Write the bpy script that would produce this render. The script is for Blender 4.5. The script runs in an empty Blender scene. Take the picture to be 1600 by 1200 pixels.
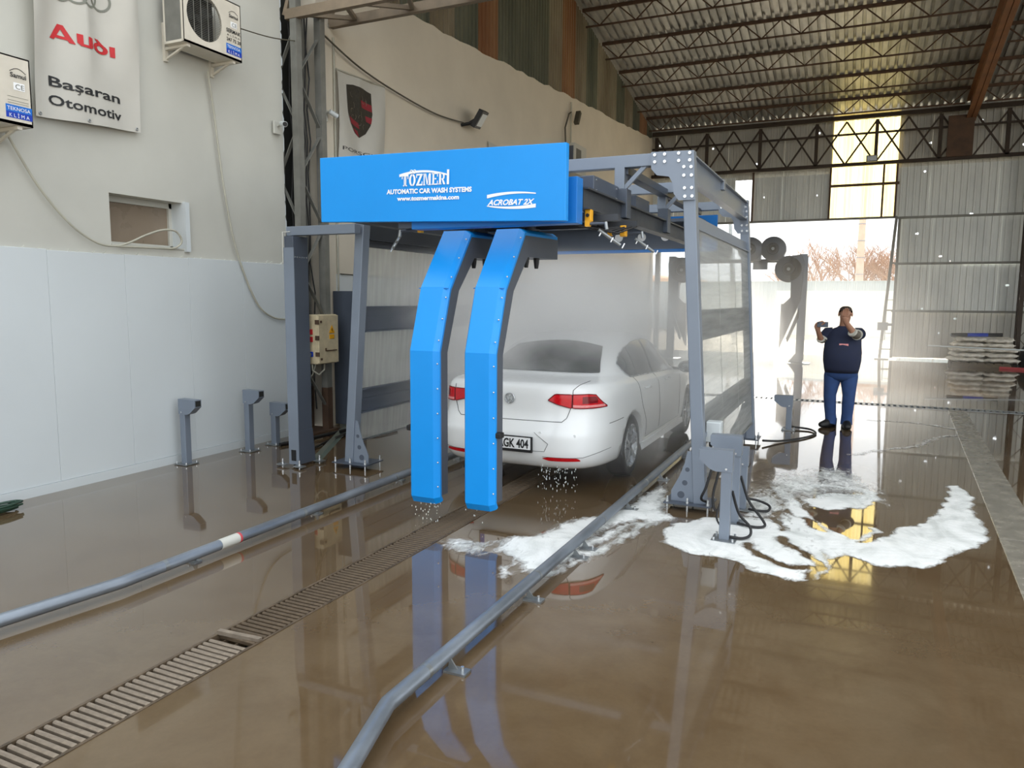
import bpy, bmesh, math, random
import numpy as np
from mathutils import Vector, Matrix

random.seed(7)
rng = np.random.default_rng(7)
SC = bpy.context.scene
COL = SC.collection

# ---------------------------------------------------------------- camera, sky, sun, exposure
cd = bpy.data.cameras.new('camera'); cam = bpy.data.objects.new('camera', cd); COL.objects.link(cam)
cd.sensor_width = 36.0; cd.lens = 36.0 * 1157 / 1600; cd.clip_end = 500; cd.clip_start = 0.05
_R = ((0.9074495, 0.05397808, -0.41667946), (0.42011154, -0.1013256, 0.90179788), (0.00645702, -0.99338788, -0.11462468))
cam.matrix_world = Matrix([[_R[i][0], -_R[i][1], -_R[i][2], (0, 0, 1.84)[i]] for i in range(3)] + [[0, 0, 0, 1]])
SC.camera = cam
SC.view_settings.view_transform = 'Standard'
try: SC.view_settings.look = 'None'
except Exception: pass
SC.view_settings.gamma = 1.0
SC.view_settings.use_curve_mapping = False
SC.view_settings.exposure = 1.12
w = bpy.data.worlds.new('world'); SC.world = w; w.use_nodes = True
bg = w.node_tree.nodes['Background']; bg.inputs[0].default_value = (0.93, 0.97, 1.0, 1); bg.inputs[1].default_value = 1.0
sd = bpy.data.lights.new('sun', 'SUN'); sun = bpy.data.objects.new('sun', sd); COL.objects.link(sun)
sd.energy = 5.0; sd.angle = math.radians(1.0); sd.color = (1.0, 0.93, 0.82)
_e, _a = math.radians(24), math.radians(-10)          # sun stands beyond the far doorway
sun.rotation_euler = Vector((-math.sin(_a) * math.cos(_e), -math.cos(_a) * math.cos(_e), -math.sin(_e))).to_track_quat('-Z', 'Y').to_euler()
sun.location = (0, 30, 20)
try:
    SC.cycles.volume_bounces = 6
    SC.cycles.max_bounces = 10
    SC.cycles.transparent_max_bounces = 16
    SC.cycles.sample_clamp_indirect = 6.0
    SC.cycles.caustics_reflective = False
    SC.cycles.caustics_refractive = False
except Exception: pass

# ---------------------------------------------------------------- helpers
def lin(r, g, b):
    f = lambda c: (c / 255 / 12.92) if c / 255 <= 0.04045 else ((c / 255 + 0.055) / 1.055) ** 2.4
    return (f(r), f(g), f(b), 1)

class NT:
    def __init__(s, name):
        s.m = bpy.data.materials.new(name); s.m.use_nodes = True
        s.t = s.m.node_tree; s.n = s.t.nodes; s.l = s.t.links
        s.b = s.n['Principled BSDF']; s.out = s.n['Material Output']
    def new(s, kind, **kw):
        nd = s.n.new(kind)
        for k, v in kw.items():
            if k.startswith('i_'): nd.inputs[k[2:].replace('_', ' ')].default_value = v
            else: setattr(nd, k, v)
        return nd
    def link(s, a, b): s.l.new(a, b)
    def coord(s, scale=(1, 1, 1), kind='Object', rot=(0, 0, 0)):
        c = s.new('ShaderNodeTexCoord'); mp = s.new('ShaderNodeMapping')
        mp.inputs['Scale'].default_value = scale; mp.inputs['Rotation'].default_value = rot
        s.link(c.outputs[kind], mp.inputs['Vector']); return mp.outputs['Vector']
    def noise(s, vec, scale=5, detail=4, rough=0.55, dist=0.0):
        nd = s.new('ShaderNodeTexNoise'); nd.inputs['Scale'].default_value = scale; nd.inputs['Detail'].default_value = detail
        nd.inputs['Roughness'].default_value = rough; nd.inputs['Distortion'].default_value = dist
        if vec is not None: s.link(vec, nd.inputs['Vector'])
        return nd.outputs['Fac']
    def ramp(s, fac, stops):
        r = s.new('ShaderNodeValToRGB'); e = r.color_ramp.elements
        while len(e) < len(stops): e.new(0.5)
        for el, (p, c) in zip(e, stops): el.position = p; el.color = c if len(c) == 4 else (*c, 1)
        s.link(fac, r.inputs['Fac']); return r.outputs['Color']
    def mix(s, fac, a, b):
        m = s.new('ShaderNodeMix', data_type='RGBA')
        if isinstance(fac, (int, float)): m.inputs[0].default_value = fac
        else: s.link(fac, m.inputs[0])
        for i, v in ((6, a), (7, b)):
            if isinstance(v, tuple): m.inputs[i].default_value = v
            else: s.link(v, m.inputs[i])
        return m.outputs[2]
    def math(s, op, a, b=0.0, clamp=False):
        m = s.new('ShaderNodeMath', operation=op); m.use_clamp = clamp
        for i, v in ((0, a), (1, b)):
            if isinstance(v, (int, float)): m.inputs[i].default_value = v
            else: s.link(v, m.inputs[i])
        return m.outputs[0]
    def mrange(s, v, a, b, c, d):
        m = s.new('ShaderNodeMapRange'); s.link(v, m.inputs[0])
        for i, x in enumerate((a, b, c, d)): m.inputs[i + 1].default_value = x
        return m.outputs[0]
    def bump(s, h, strength=0.1, dist=0.02):
        b = s.new('ShaderNodeBump'); b.inputs['Strength'].default_value = strength; b.inputs['Distance'].default_value = dist
        s.link(h, b.inputs['Height']); s.link(b.outputs[0], s.b.inputs['Normal'])
    def set(s, **kw):
        for k, v in kw.items():
            i = s.b.inputs[k.replace('_', ' ')]
            if hasattr(v, 'is_output') or isinstance(v, bpy.types.NodeSocket): s.link(v, i)
            else: i.default_value = v

def paint(name, rgb, rough=0.5, metal=0.0, var=0.12, scale=6, bump=0.0, spec=None, stretch=(1, 1, 1), rvar=0.08):
    N = NT(name); c = lin(*rgb)
    v = N.coord(stretch); f = N.noise(v, scale, 5)
    d = tuple(max(0, x * (1 - var)) for x in c[:3]) + (1,); u = tuple(min(1, x * (1 + var)) for x in c[:3]) + (1,)
    N.set(Base_Color=N.ramp(f, [(0.3, d), (0.7, u)]), Metallic=metal, Roughness=N.mrange(f, 0.2, 0.8, max(0.02, rough - rvar), min(1, rough + rvar)))
    if bump: N.bump(N.noise(v, scale * 6, 3), bump, 0.01)
    if spec is not None: N.b.inputs['Specular IOR Level'].default_value = spec
    return N.m

def world_loc(o):
    p = Vector(o.location)
    while o.parent: o = o.parent; p += Vector(o.location)
    return p

def tag(o, label=None, cat=None, group=None, kind=None):
    if label: o['label'] = label
    if cat: o['category'] = cat
    if group: o['group'] = group
    if kind: o['kind'] = kind
    return o

def thing(name, label, cat, loc=(0, 0, 0), group=None, kind=None):
    o = bpy.data.objects.new(name, None); COL.objects.link(o); o.location = loc; o.empty_display_size = 0.1
    return tag(o, label, cat, group, kind)

def struct(name, loc=(0, 0, 0)):
    o = bpy.data.objects.new(name, None); COL.objects.link(o); o.location = loc; o['kind'] = 'structure'; return o

class MB:
    def __init__(s): s.v = []; s.f = []; s.sm = []
    def add(s, vs, fs, smooth=False):
        b = len(s.v); s.v += [tuple(map(float, p)) for p in vs]
        s.f += [tuple(b + i for i in f) for f in fs]; s.sm += [smooth] * len(fs); return s
    def box(s, c, d, rot=None):
        hx, hy, hz = d[0] / 2, d[1] / 2, d[2] / 2
        vs = [Vector((x, y, z)) for x in (-hx, hx) for y in (-hy, hy) for z in (-hz, hz)]
        if rot is not None: vs = [rot @ q for q in vs]
        vs = [q + Vector(c) for q in vs]
        return s.add(vs, [(0, 1, 3, 2), (4, 6, 7, 5), (0, 4, 5, 1), (2, 3, 7, 6), (0, 2, 6, 4), (1, 5, 7, 3)])
    def bx(s, x0, x1, y0, y1, z0, z1): return s.box(((x0 + x1) / 2, (y0 + y1) / 2, (z0 + z1) / 2), (abs(x1 - x0), abs(y1 - y0), abs(z1 - z0)))
    def bar(s, p0, p1, w, h, up=(0, 0, 1)):
        p0 = Vector(p0); p1 = Vector(p1); d = (p1 - p0).normalized(); u = Vector(up)
        if abs(d.dot(u)) > 0.98: u = Vector((0, 1, 0))
        a = d.cross(u).normalized(); b = a.cross(d).normalized()
        vs = [p + a * sx * w / 2 + b * sy * h / 2 for p in (p0, p1) for sx, sy in ((-1, -1), (1, -1), (1, 1), (-1, 1))]
        return s.add(vs, [(3, 2, 1, 0), (4, 5, 6, 7), (0, 1, 5, 4), (1, 2, 6, 5), (2, 3, 7, 6), (3, 0, 4, 7)])
    def tube(s, pts, r, n=8, cap=True):
        pts = [Vector(p) for p in pts]; k = len(pts); rs = r if isinstance(r, (list, tuple)) else [r] * k
        rings = []; prev = None
        for i, p in enumerate(pts):
            d = (pts[min(i + 1, k - 1)] - pts[max(i - 1, 0)]).normalized()
            if prev is None:
                u = Vector((0, 0, 1)) if abs(d.z) < 0.9 else Vector((1, 0, 0)); a = d.cross(u).normalized()
            else: a = (prev - d * prev.dot(d)).normalized()
            prev = a; b = d.cross(a)
            rings.append([p + (a * math.cos(2 * math.pi * j / n) + b * math.sin(2 * math.pi * j / n)) * rs[i] for j in range(n)])
        vs = [q for rg in rings for q in rg]
        fs = [(i * n + j, i * n + (j + 1) % n, (i + 1) * n + (j + 1) % n, (i + 1) * n + j) for i in range(k - 1) for j in range(n)]
        s.add(vs, fs, True)
        if cap:
            s.add(rings[0], [tuple(range(n))[::-1]]); s.add(rings[-1], [tuple(range(n))])
        return s
    def cyl(s, p0, p1, r, n=12, r1=None): return s.tube([p0, p1], [r, r if r1 is None else r1], n)
    def prism(s, poly, vec):
        n = len(poly); a = [Vector(p) for p in poly]; b = [p + Vector(vec) for p in a]
        return s.add(a + b, [tuple(range(n))[::-1], tuple(range(n, 2 * n))] + [(i, (i + 1) % n, n + (i + 1) % n, n + i) for i in range(n)])
    def grid(s, fn, nu, nv, smooth=True):
        vs = [fn(i / nu, j / nv) for i in range(nu + 1) for j in range(nv + 1)]
        fs = [(i * (nv + 1) + j, (i + 1) * (nv + 1) + j, (i + 1) * (nv + 1) + j + 1, i * (nv + 1) + j + 1) for i in range(nu) for j in range(nv)]
        return s.add(vs, fs, smooth)
    def ball(s, c, r, n=10, m=7, sq=(1, 1, 1)):
        c = Vector(c)
        vs = [c + Vector((0, 0, r * sq[2]))]
        for i in range(1, m):
            t = math.pi * i / m
            for j in range(n):
                p = 2 * math.pi * j / n; vs.append(c + Vector((r * sq[0] * math.sin(t) * math.cos(p), r * sq[1] * math.sin(t) * math.sin(p), r * sq[2] * math.cos(t))))
        vs.append(c - Vector((0, 0, r * sq[2]))); L = len(vs) - 1
        fs = [(0, 1 + j, 1 + (j + 1) % n) for j in range(n)]
        for i in range(m - 2):
            for j in range(n):
                a = 1 + i * n + j; b = 1 + i * n + (j + 1) % n; fs.append((a, a + n, b + n, b))
        fs += [(L, 1 + (m - 2) * n + (j + 1) % n, 1 + (m - 2) * n + j) for j in range(n)]
        return s.add(vs, fs, True)
    def lathe(s, prof, c, axis, n=24, up=None):
        """prof: (r, h) pairs; revolve about axis through c"""
        ax = Vector(axis).normalized(); u = Vector((0, 0, 1)) if abs(ax.z) < 0.9 else Vector((1, 0, 0))
        a = ax.cross(u).normalized(); b = ax.cross(a); c = Vector(c)
        vs = [c + ax * h + (a * math.cos(2 * math.pi * j / n) + b * math.sin(2 * math.pi * j / n)) * r for r, h in prof for j in range(n)]
        k = len(prof)
        return s.add(vs, [(i * n + j, i * n + (j + 1) % n, (i + 1) * n + (j + 1) % n, (i + 1) * n + j) for i in range(k - 1) for j in range(n)], True)
    def torus(s, c, R, r, axis, n=24, m=8):
        return s.lathe([(R + r * math.cos(2 * math.pi * k / m), r * math.sin(2 * math.pi * k / m)) for k in range(m + 1)], c, axis, n)
    def build(s, name, mat, parent=None, bevel=0.0, fix=True):
        off = world_loc(parent) if parent is not None else Vector((0, 0, 0))
        me = bpy.data.meshes.new(name); me.from_pydata([Vector(p) - off for p in s.v], [], s.f)
        me.polygons.foreach_set('use_smooth', s.sm); me.update()
        if fix:
            bm = bmesh.new(); bm.from_mesh(me); bmesh.ops.recalc_face_normals(bm, faces=bm.faces); bm.to_mesh(me); bm.free()
        me.materials.append(mat)
        o = bpy.data.objects.new(name, me); COL.objects.link(o)
        if parent is not None: o.parent = parent
        if bevel:
            md = o.modifiers.new('bevel', 'BEVEL'); md.width = bevel; md.segments = 2; md.limit_method = 'ANGLE'
        return o

def kids(o): return [c for c in bpy.data.objects if c.parent is o]
def copy_tree(o, loc=None, rotz=None, label=None, group=None):
    cache = {}
    for c in bpy.data.objects: cache.setdefault(c.parent, []).append(c)
    def rec(src, par):
        c = src.copy(); COL.objects.link(c)
        if par is not None: c.parent = par
        for ch in cache.get(src, []): rec(ch, c)
        return c
    r = rec(o, None)
    if loc is not None: r.location = loc
    if rotz is not None: r.rotation_euler = (0, 0, rotz)
    if label: r['label'] = label
    if group: r['group'] = group
    return r

def text(body, size, origin, ux, uy, mat, parent, name='lettering', extrude=0.002, bold=0.0, shear=0.0, align='LEFT', width=None, warp=None, spacing=1.0):
    """flat raised lettering; origin = baseline start (or centre), ux = reading direction, uy = up"""
    cu = bpy.data.curves.new('t', 'FONT'); cu.body = body; cu.size = size; cu.extrude = 0; cu.offset = bold; cu.shear = shear; cu.align_x = align
    cu.resolution_u = 3; cu.space_character = spacing
    ob = bpy.data.objects.new('t', cu); COL.objects.link(ob)
    dg = bpy.context.evaluated_depsgraph_get(); dg.update()
    me = bpy.data.meshes.new_from_object(ob.evaluated_get(dg)); bpy.data.objects.remove(ob)
    vs = [v.co.copy() for v in me.vertices]; fs = [tuple(p.vertices) for p in me.polygons]; bpy.data.meshes.remove(me)
    ux = Vector(ux).normalized(); uy = Vector(uy).normalized(); nz = ux.cross(uy)
    sx = 1.0
    if width:
        xs = [v.x for v in vs]; sx = width / max(1e-6, max(xs) - min(xs))
    mb = MB(); pts = [Vector(origin) + ux * v.x * sx + uy * v.y + nz * extrude for v in vs]
    if warp: pts = [warp(p) for p in pts]
    mb.add(pts, fs)
    return mb.build(name, mat, parent, fix=False)

def poly_letters(polys, origin, ux, uy, sx, sy, mat, parent, name='lettering', extrude=0.003, warp=None):
    ux = Vector(ux).normalized(); uy = Vector(uy).normalized(); nz = ux.cross(uy); mb = MB()
    for p in polys:
        pts = [Vector(origin) + ux * x * sx + uy * y * sy + nz * extrude for x, y in p]
        if warp:                                          # follow the folds of the cloth
            bm = bmesh.new(); bm.faces.new([bm.verts.new(q) for q in pts]); bmesh.ops.triangulate(bm, faces=bm.faces)
            for _ in range(2): bmesh.ops.subdivide_edges(bm, edges=bm.edges, cuts=1, use_grid_fill=True)
            bm.verts.index_update(); mb.add([warp(v.co) for v in bm.verts], [tuple(v.index for v in f_.verts) for f_ in bm.faces]); bm.free(); continue
        mb.add(pts, [tuple(range(len(pts)))])
    return mb.build(name, mat, parent, fix=False)

# ---------------------------------------------------------------- materials
def make_floor():
    N = NT('wet_concrete'); v = N.coord()
    big = N.noise(v, 0.35, 6, 0.6, 0.4); mid = N.noise(v, 2.2, 6, 0.65, 0.3); fine = N.noise(v, 45, 3)
    base = N.ramp(big, [(0.3, lin(90, 71, 48)), (0.5, lin(103, 83, 59)), (0.7, lin(112, 98, 78))])
    dirt = N.ramp(mid, [(0.35, lin(83, 67, 47)), (0.62, lin(109, 94, 73))])
    col = N.mix(0.45, base, dirt)
    col = N.mix(N.math('MULTIPLY', fine, 0.25), col, lin(70, 58, 44))
    rough = N.mrange(N.noise(v, 0.9, 5, 0.6, 0.6), 0.42, 0.75, 0.025, 0.13)
    N.set(Base_Color=col, Roughness=rough, IOR=1.5)
    N.b.inputs['Coat Weight'].default_value = 0.6; N.b.inputs['Coat Roughness'].default_value = 0.02; N.b.inputs['Coat IOR'].default_value = 1.4
    rip = N.math('MULTIPLY', N.mrange(N.noise(v, 0.55, 3), 0.48, 0.66, 0.0, 1.0), N.noise(v, 26, 3, 0.6, 0.8))
    h = N.math('ADD', N.math('MULTIPLY', N.noise(v, 1.6, 2), 0.6), N.math('ADD', N.math('MULTIPLY', N.noise(v, 9, 2), 0.06), N.math('MULTIPLY', rip, 0.13)))
    N.bump(h, 0.025, 0.02)
    return N.m
M = {}
M['floor'] = make_floor()
M['blue'] = paint('blue_powder_coat', (8, 148, 236), 0.36, 0, 0.03, 2, rvar=0.03)
M['blue_dark'] = paint('blue_powder_coat_plain', (12, 120, 205), 0.42, 0, 0.03, 2)
M['grey'] = paint('grey_blue_steel_paint', (127, 137, 151), 0.38, 0.25, 0.05, 3, rvar=0.04)
M['dkgrey'] = paint('dark_grey_steel_paint', (80, 88, 101), 0.4, 0.2, 0.07, 3)
M['charcoal'] = paint('charcoal_steel_paint', (62, 66, 72), 0.42, 0.2, 0.06, 4)
M['armside'] = paint('arm_side_grey_paint', (88, 94, 105), 0.42, 0.15, 0.05, 4)
M['galv'] = paint('galvanised_steel', (150, 155, 158), 0.36, 0.75, 0.16, 14)
M['bolt'] = paint('zinc_bolt', (215, 218, 220), 0.25, 0.85, 0.05, 20)
M['black'] = paint('black_rubber', (22, 22, 24), 0.5, 0, 0.1, 10)
M['yellow'] = paint('yellow_plastic', (235, 170, 20), 0.4, 0, 0.06, 10)
M['white_print'] = paint('white_print', (244, 246, 248), 0.5, 0, 0.02, 10)
M['white_panel'] = paint('white_wall_panel', (205, 212, 215), 0.38, 0, 0.03, 0.8, rvar=0.05)
M['plaster'] = paint('cream_plaster', (193, 193, 185), 0.8, 0, 0.05, 1.2, 0.05)
M['beige'] = paint('beige_plaster', (214, 206, 190), 0.85, 0, 0.06, 0.9, 0.08)
M['old_steel'] = paint('grey_painted_old_steel', (122, 122, 116), 0.6, 0.2, 0.18, 5)
M['rust'] = paint('rust_brown_steel', (86, 66, 52), 0.75, 0.2, 0.3, 4, 0.05)
M['foil'] = paint('aluminium', (170, 172, 172), 0.3, 0.9, 0.05, 10)
M['ac_shell'] = paint('ac_beige_shell', (212, 206, 192), 0.5, 0, 0.08, 6)
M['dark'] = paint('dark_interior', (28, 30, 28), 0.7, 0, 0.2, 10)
M['car'] = paint('car_white_paint', (240, 243, 244), 0.16, 0, 0.01, 3, rvar=0.02)
M['glass'] = paint('car_tinted_glass', (22, 28, 28), 0.06, 0, 0.02, 2, rvar=0.01)
M['tail'] = paint('red_lens', (205, 18, 30), 0.15, 0, 0.12, 40)
M['tail_dark'] = paint('dark_red_lens', (120, 8, 22), 0.15, 0, 0.1, 30)
M['tail_clear'] = paint('pink_clear_lens', (236, 150, 150), 0.2, 0, 0.1, 40)
M['tyre'] = paint('tyre_rubber', (28, 28, 29), 0.6, 0, 0.1, 20)
M['alloy'] = paint('alloy_wheel', (186, 190, 194), 0.28, 0.8, 0.05, 10)
M['seam'] = paint('dark_seam', (60, 62, 64), 0.7)
M['text_black'] = paint('black_print', (30, 32, 34), 0.6)
M['text_red'] = paint('red_print', (190, 38, 44), 0.6, 0, 0.08, 8)
M['text_grey'] = paint('grey_print', (120, 122, 112), 0.6, 0, 0.1, 8)
M['banner'] = paint('white_banner_cloth', (192, 190, 182), 0.75, 0, 0.05, 2)
M['pvc_blue'] = paint('sticker_blue', (20, 110, 205), 0.4, 0, 0.03)
M['pvc_navy'] = paint('sticker_navy', (20, 60, 175), 0.4, 0, 0.03)
M['cable'] = paint('pale_cable', (176, 174, 160), 0.6)
M['cable_dk'] = paint('dark_cable', (80, 76, 64), 0.6)
M['wood'] = paint('pallet_wood', (96, 84, 66), 0.8, 0, 0.3, 8, 0.1, stretch=(1, 6, 6))
M['sack'] = paint('woven_sack', (222, 217, 205), 0.8, 0, 0.22, 9, 0.2)
M['red_board'] = paint('faded_red_board', (190, 70, 76), 0.7, 0, 0.12, 6)
def make_roof():
    N = NT('roof_sheet_metal'); v = N.coord((1.2, 0.12, 1)); f = N.noise(v, 3, 6, 0.6); g = N.noise(N.coord(), 0.45, 5, 0.6)
    col = N.mix(N.ramp(g, [(0.4, (0, 0, 0)), (0.62, (1, 1, 1))]), N.ramp(f, [(0.3, lin(138, 140, 138)), (0.7, lin(170, 172, 170))]), N.ramp(f, [(0.3, lin(176, 178, 176)), (0.7, lin(208, 209, 206))]))
    N.set(Base_Color=col, Metallic=0.3, Roughness=0.42); return N.m
M['roof'] = make_roof()
def make_clad(name, a, b, holes=True, metal=0.2):
    N = NT(name); v = N.coord((0.8, 0.8, 0.25)); f = N.noise(v, 1.6, 5, 0.55)
    N.set(Base_Color=N.ramp(f, [(0.32, lin(*a)), (0.68, lin(*b))]), Metallic=metal, Roughness=0.5)
    if holes:                                             # a few rusted-through screw holes let daylight in
        vo = N.new('ShaderNodeTexVoronoi', voronoi_dimensions='2D'); vo.inputs['Scale'].default_value = 0.8; sp = N.new('ShaderNodeSeparateXYZ'); cb = N.new('ShaderNodeCombineXYZ'); N.link(N.coord(), sp.inputs[0]); N.link(N.math('ADD', sp.outputs[0], sp.outputs[1]), cb.inputs[0]); N.link(sp.outputs[2], cb.inputs[1]); N.link(cb.outputs[0], vo.inputs['Vector'])
        N.set(Alpha=N.math('GREATER_THAN', vo.outputs['Distance'], 0.026))
    return N.m
M['clad'] = make_clad('grey_wall_sheet', (196, 200, 197), (220, 223, 218))
M['clad_dk'] = make_clad('darker_wall_sheet', (174, 173, 165), (200, 197, 187))
M['clad_rust'] = make_clad('weathered_gable_sheet', (124, 112, 92), (164, 154, 132), False, 0.3)
M['clad_rust2'] = make_clad('rust_stained_gable_sheet', (136, 92, 62), (166, 128, 94), False, 0.3)
M['clad_green'] = make_clad('dark_green_grey_gable_sheet', (88, 92, 80), (126, 126, 108), False, 0.3)
def make_fibre():
    N = NT('yellowed_fibreglass'); v = N.coord((2, 2, 0.12)); f = N.noise(v, 2, 5)
    t = N.new('ShaderNodeBsdfTranslucent'); N.link(N.ramp(f, [(0.3, lin(236, 214, 130)), (0.7, lin(250, 238, 180))]), t.inputs['Color'])
    d = N.new('ShaderNodeBsdfDiffuse'); d.inputs['Color'].default_value = lin(225, 205, 140)
    m = N.new('ShaderNodeMixShader'); m.inputs[0].default_value = 0.75
    N.link(d.outputs[0], m.inputs[1]); N.link(t.outputs[0], m.inputs[2]); N.link(m.outputs[0], N.out.inputs['Surface']); return N.m
M['fibre'] = make_fibre()
def make_added_rooflight():
    N = NT('added_clear_rooflight'); t = N.new('ShaderNodeBsdfTranslucent'); t.inputs['Color'].default_value = lin(240, 238, 228); N.link(t.outputs[0], N.out.inputs['Surface']); return N.m
M['added_rooflight'] = make_added_rooflight()
def make_poly(name='wet_polycarbonate', sc=(0.6, 6, 0.5)):
    N = NT(name); v = N.coord(sc); f = N.noise(v, 3.0, 5, 0.6)
    p = N.b; N.set(Base_Color=lin(232, 233, 230), Roughness=0.22, IOR=1.4)
    wv = N.new('ShaderNodeTexWave', wave_type='BANDS', bands_direction='Z'); wv.inputs['Scale'].default_value = 18; N.link(N.coord(), wv.inputs['Vector'])
    N.bump(wv.outputs['Fac'], 0.1, 0.004)
    tr = N.new('ShaderNodeBsdfTransparent'); tr.inputs['Color'].default_value = lin(242, 243, 242)
    tl = N.new('ShaderNodeBsdfTranslucent'); tl.inputs['Color'].default_value = lin(236, 237, 235)
    m1 = N.new('ShaderNodeMixShader'); m1.inputs[0].default_value = 0.5; N.link(p.outputs[0], m1.inputs[1]); N.link(tl.outputs[0], m1.inputs[2])
    m2 = N.new('ShaderNodeMixShader'); N.link(N.mrange(f, 0.35, 0.7, 0.66, 0.5), m2.inputs[0]); N.link(m1.outputs[0], m2.inputs[1]); N.link(tr.outputs[0], m2.inputs[2])
    N.link(m2.outputs[0], N.out.inputs['Surface']); return N.m
M['poly'] = make_poly(); M['poly_h'] = make_poly('ribbed_polycarbonate', (0.6, 0.35, 7))
def make_foam():
    N = NT('soap_foam'); v = N.coord(); at = N.new('ShaderNodeAttribute'); at.attribute_name = 'cover'
    bub = N.new('ShaderNodeTexVoronoi'); bub.inputs['Scale'].default_value = 55; N.link(v, bub.inputs['Vector'])
    n1 = N.noise(N.coord((1, 0.55, 1)), 14, 5, 0.65, 1.2)
    cov = N.math('ADD', at.outputs['Fac'], N.math('MULTIPLY', N.math('SUBTRACT', n1, 0.5), 1.1))
    a = N.mrange(cov, 0.25, 0.75, 0.0, 1.0)
    sw = N.noise(N.coord((1, 0.6, 1)), 3.2, 4, 0.55, 1.4)
    N.set(Base_Color=N.ramp(sw, [(0.32, lin(222, 226, 224)), (0.62, lin(244, 246, 245))]), Roughness=0.5, Alpha=N.math('MULTIPLY', a, N.mrange(sw, 0.28, 0.48, 0.82, 0.98)))
    N.b.inputs['Subsurface Weight'].default_value = 0.0
    N.bump(N.math('ADD', n1, N.math('MULTIPLY', bub.outputs['Distance'], 0.5)), 0.35, 0.01); return N.m
M['foam'] = make_foam()
def make_mist(name, dens, seed, aniso=0.3, scale=0.9, lo=0.38, hi=0.72, shape=None):
    N = NT(name); N.n.remove(N.b)
    tc = N.new('ShaderNodeTexCoord'); sx = N.new('ShaderNodeSeparateXYZ'); N.link(tc.outputs['Generated'], sx.inputs[0])
    fall = None
    for i, (lo_e, hi_e) in enumerate(shape or ((0.25, 0.25), (0.25, 0.25), (0.1, 0.35))):
        a = N.mrange(sx.outputs[i], 0.0, lo_e, 0, 1); b = N.mrange(sx.outputs[i], 1.0, 1.0 - hi_e, 0, 1)
        p = N.math('MULTIPLY', a, b); fall = p if fall is None else N.math('MULTIPLY', fall, p)
    g = N.new('ShaderNodeNewGeometry'); mp = N.new('ShaderNodeMapping'); mp.inputs['Location'].default_value = (seed, seed * 2, 0)
    N.link(g.outputs['Position'], mp.inputs['Vector'])
    nz = N.noise(mp.outputs['Vector'], scale, 4, 0.6, 0.4)
    d = N.math('MULTIPLY', N.math('MULTIPLY', fall, N.mrange(nz, lo, hi, 0.15, 1.0)), dens)
    vs = N.new('ShaderNodeVolumeScatter'); vs.inputs['Color'].default_value = (0.995, 0.995, 0.995, 1); vs.inputs['Anisotropy'].default_value = aniso
    N.link(d, vs.inputs['Density']); N.link(vs.outputs[0], N.out.inputs['Volume']); return N.m
# ================================================================ SETTING
WX = -6.77           # gable wall plane
FY = 26.5            # far wall plane
RIDGE_Y, RIDGE_Z, SLOPE = 17.2, 9.59, 0.196
def roof_z(y): return RIDGE_Z - SLOPE * abs(y - RIDGE_Y)

# floor with two drain channels cut into it
f = MB(); T = -0.3
DX0, DX1, DY0, DY1 = -3.09, -2.80, 0.85, 12.05
TY0, TY1, TX0, TX1 = 14.47, 14.79, -6.3, 9.0
f.bx(-6.8, DX0, -7, TY0, T, 0); f.bx(DX0, DX1, -7, DY0, T, 0); f.bx(DX0, DX1, DY1, TY0, T, 0); f.bx(DX1, 16, -7, TY0, T, 0)
f.bx(-6.8, TX0, TY0, TY1, T, 0); f.bx(TX1, 16, TY0, TY1, T, 0); f.bx(-6.8, 16, TY1, 27.2, T, 0)
floor = f.build('floor', M['floor']); floor['kind'] = 'structure'
c = MB(); c.bx(DX0, DX1, DY0, DY1, T, -0.16); c.bx(TX0, TX1, TY0, TY1, T, -0.16); c.build('channel_bed', M['dark'], floor)
# long concrete cover strip at the right
M['strip'] = paint('worn_concrete_strip', (134, 129, 118), 0.25, 0, 0.25, 6, 0.12, rvar=0.16)
def strip_x(y, r): return (1.489 - 0.0508 * (14.2 - y)) if not r else (1.763 - 0.0462 * (14.3 - y))
ys = [-2.0, 0.9, 3.8, 6.7, 9.6, 12.2, 14.45]
for a, b in zip(ys[:-1], ys[1:]):
    b2 = b - 0.012
    MB().prism([(strip_x(a, 0), a, -0.02), (strip_x(a, 1), a, -0.02), (strip_x(b2, 1), b2, -0.02), (strip_x(b2, 0), b2, -0.02)], (0, 0, 0.026)).build('cover_slab', M['strip'], floor, bevel=0.004)
# ground outside
M['ground'] = paint('dusty_yard', (206, 194, 172), 0.9, 0, 0.12, 0.4, 0.05)
g = MB(); g.bx(-70, 70, 27.2, 130, -0.4, -0.03); g.bx(16, 70, -40, 27.2, -0.4, -0.03); g.bx(-70, -7.3, -40, 27.2, -0.4, -0.03); g.bx(-7.3, 16, -40, -7, -0.4, -0.03)
g.build('ground', M['ground'])['kind'] = 'structure'

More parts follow.
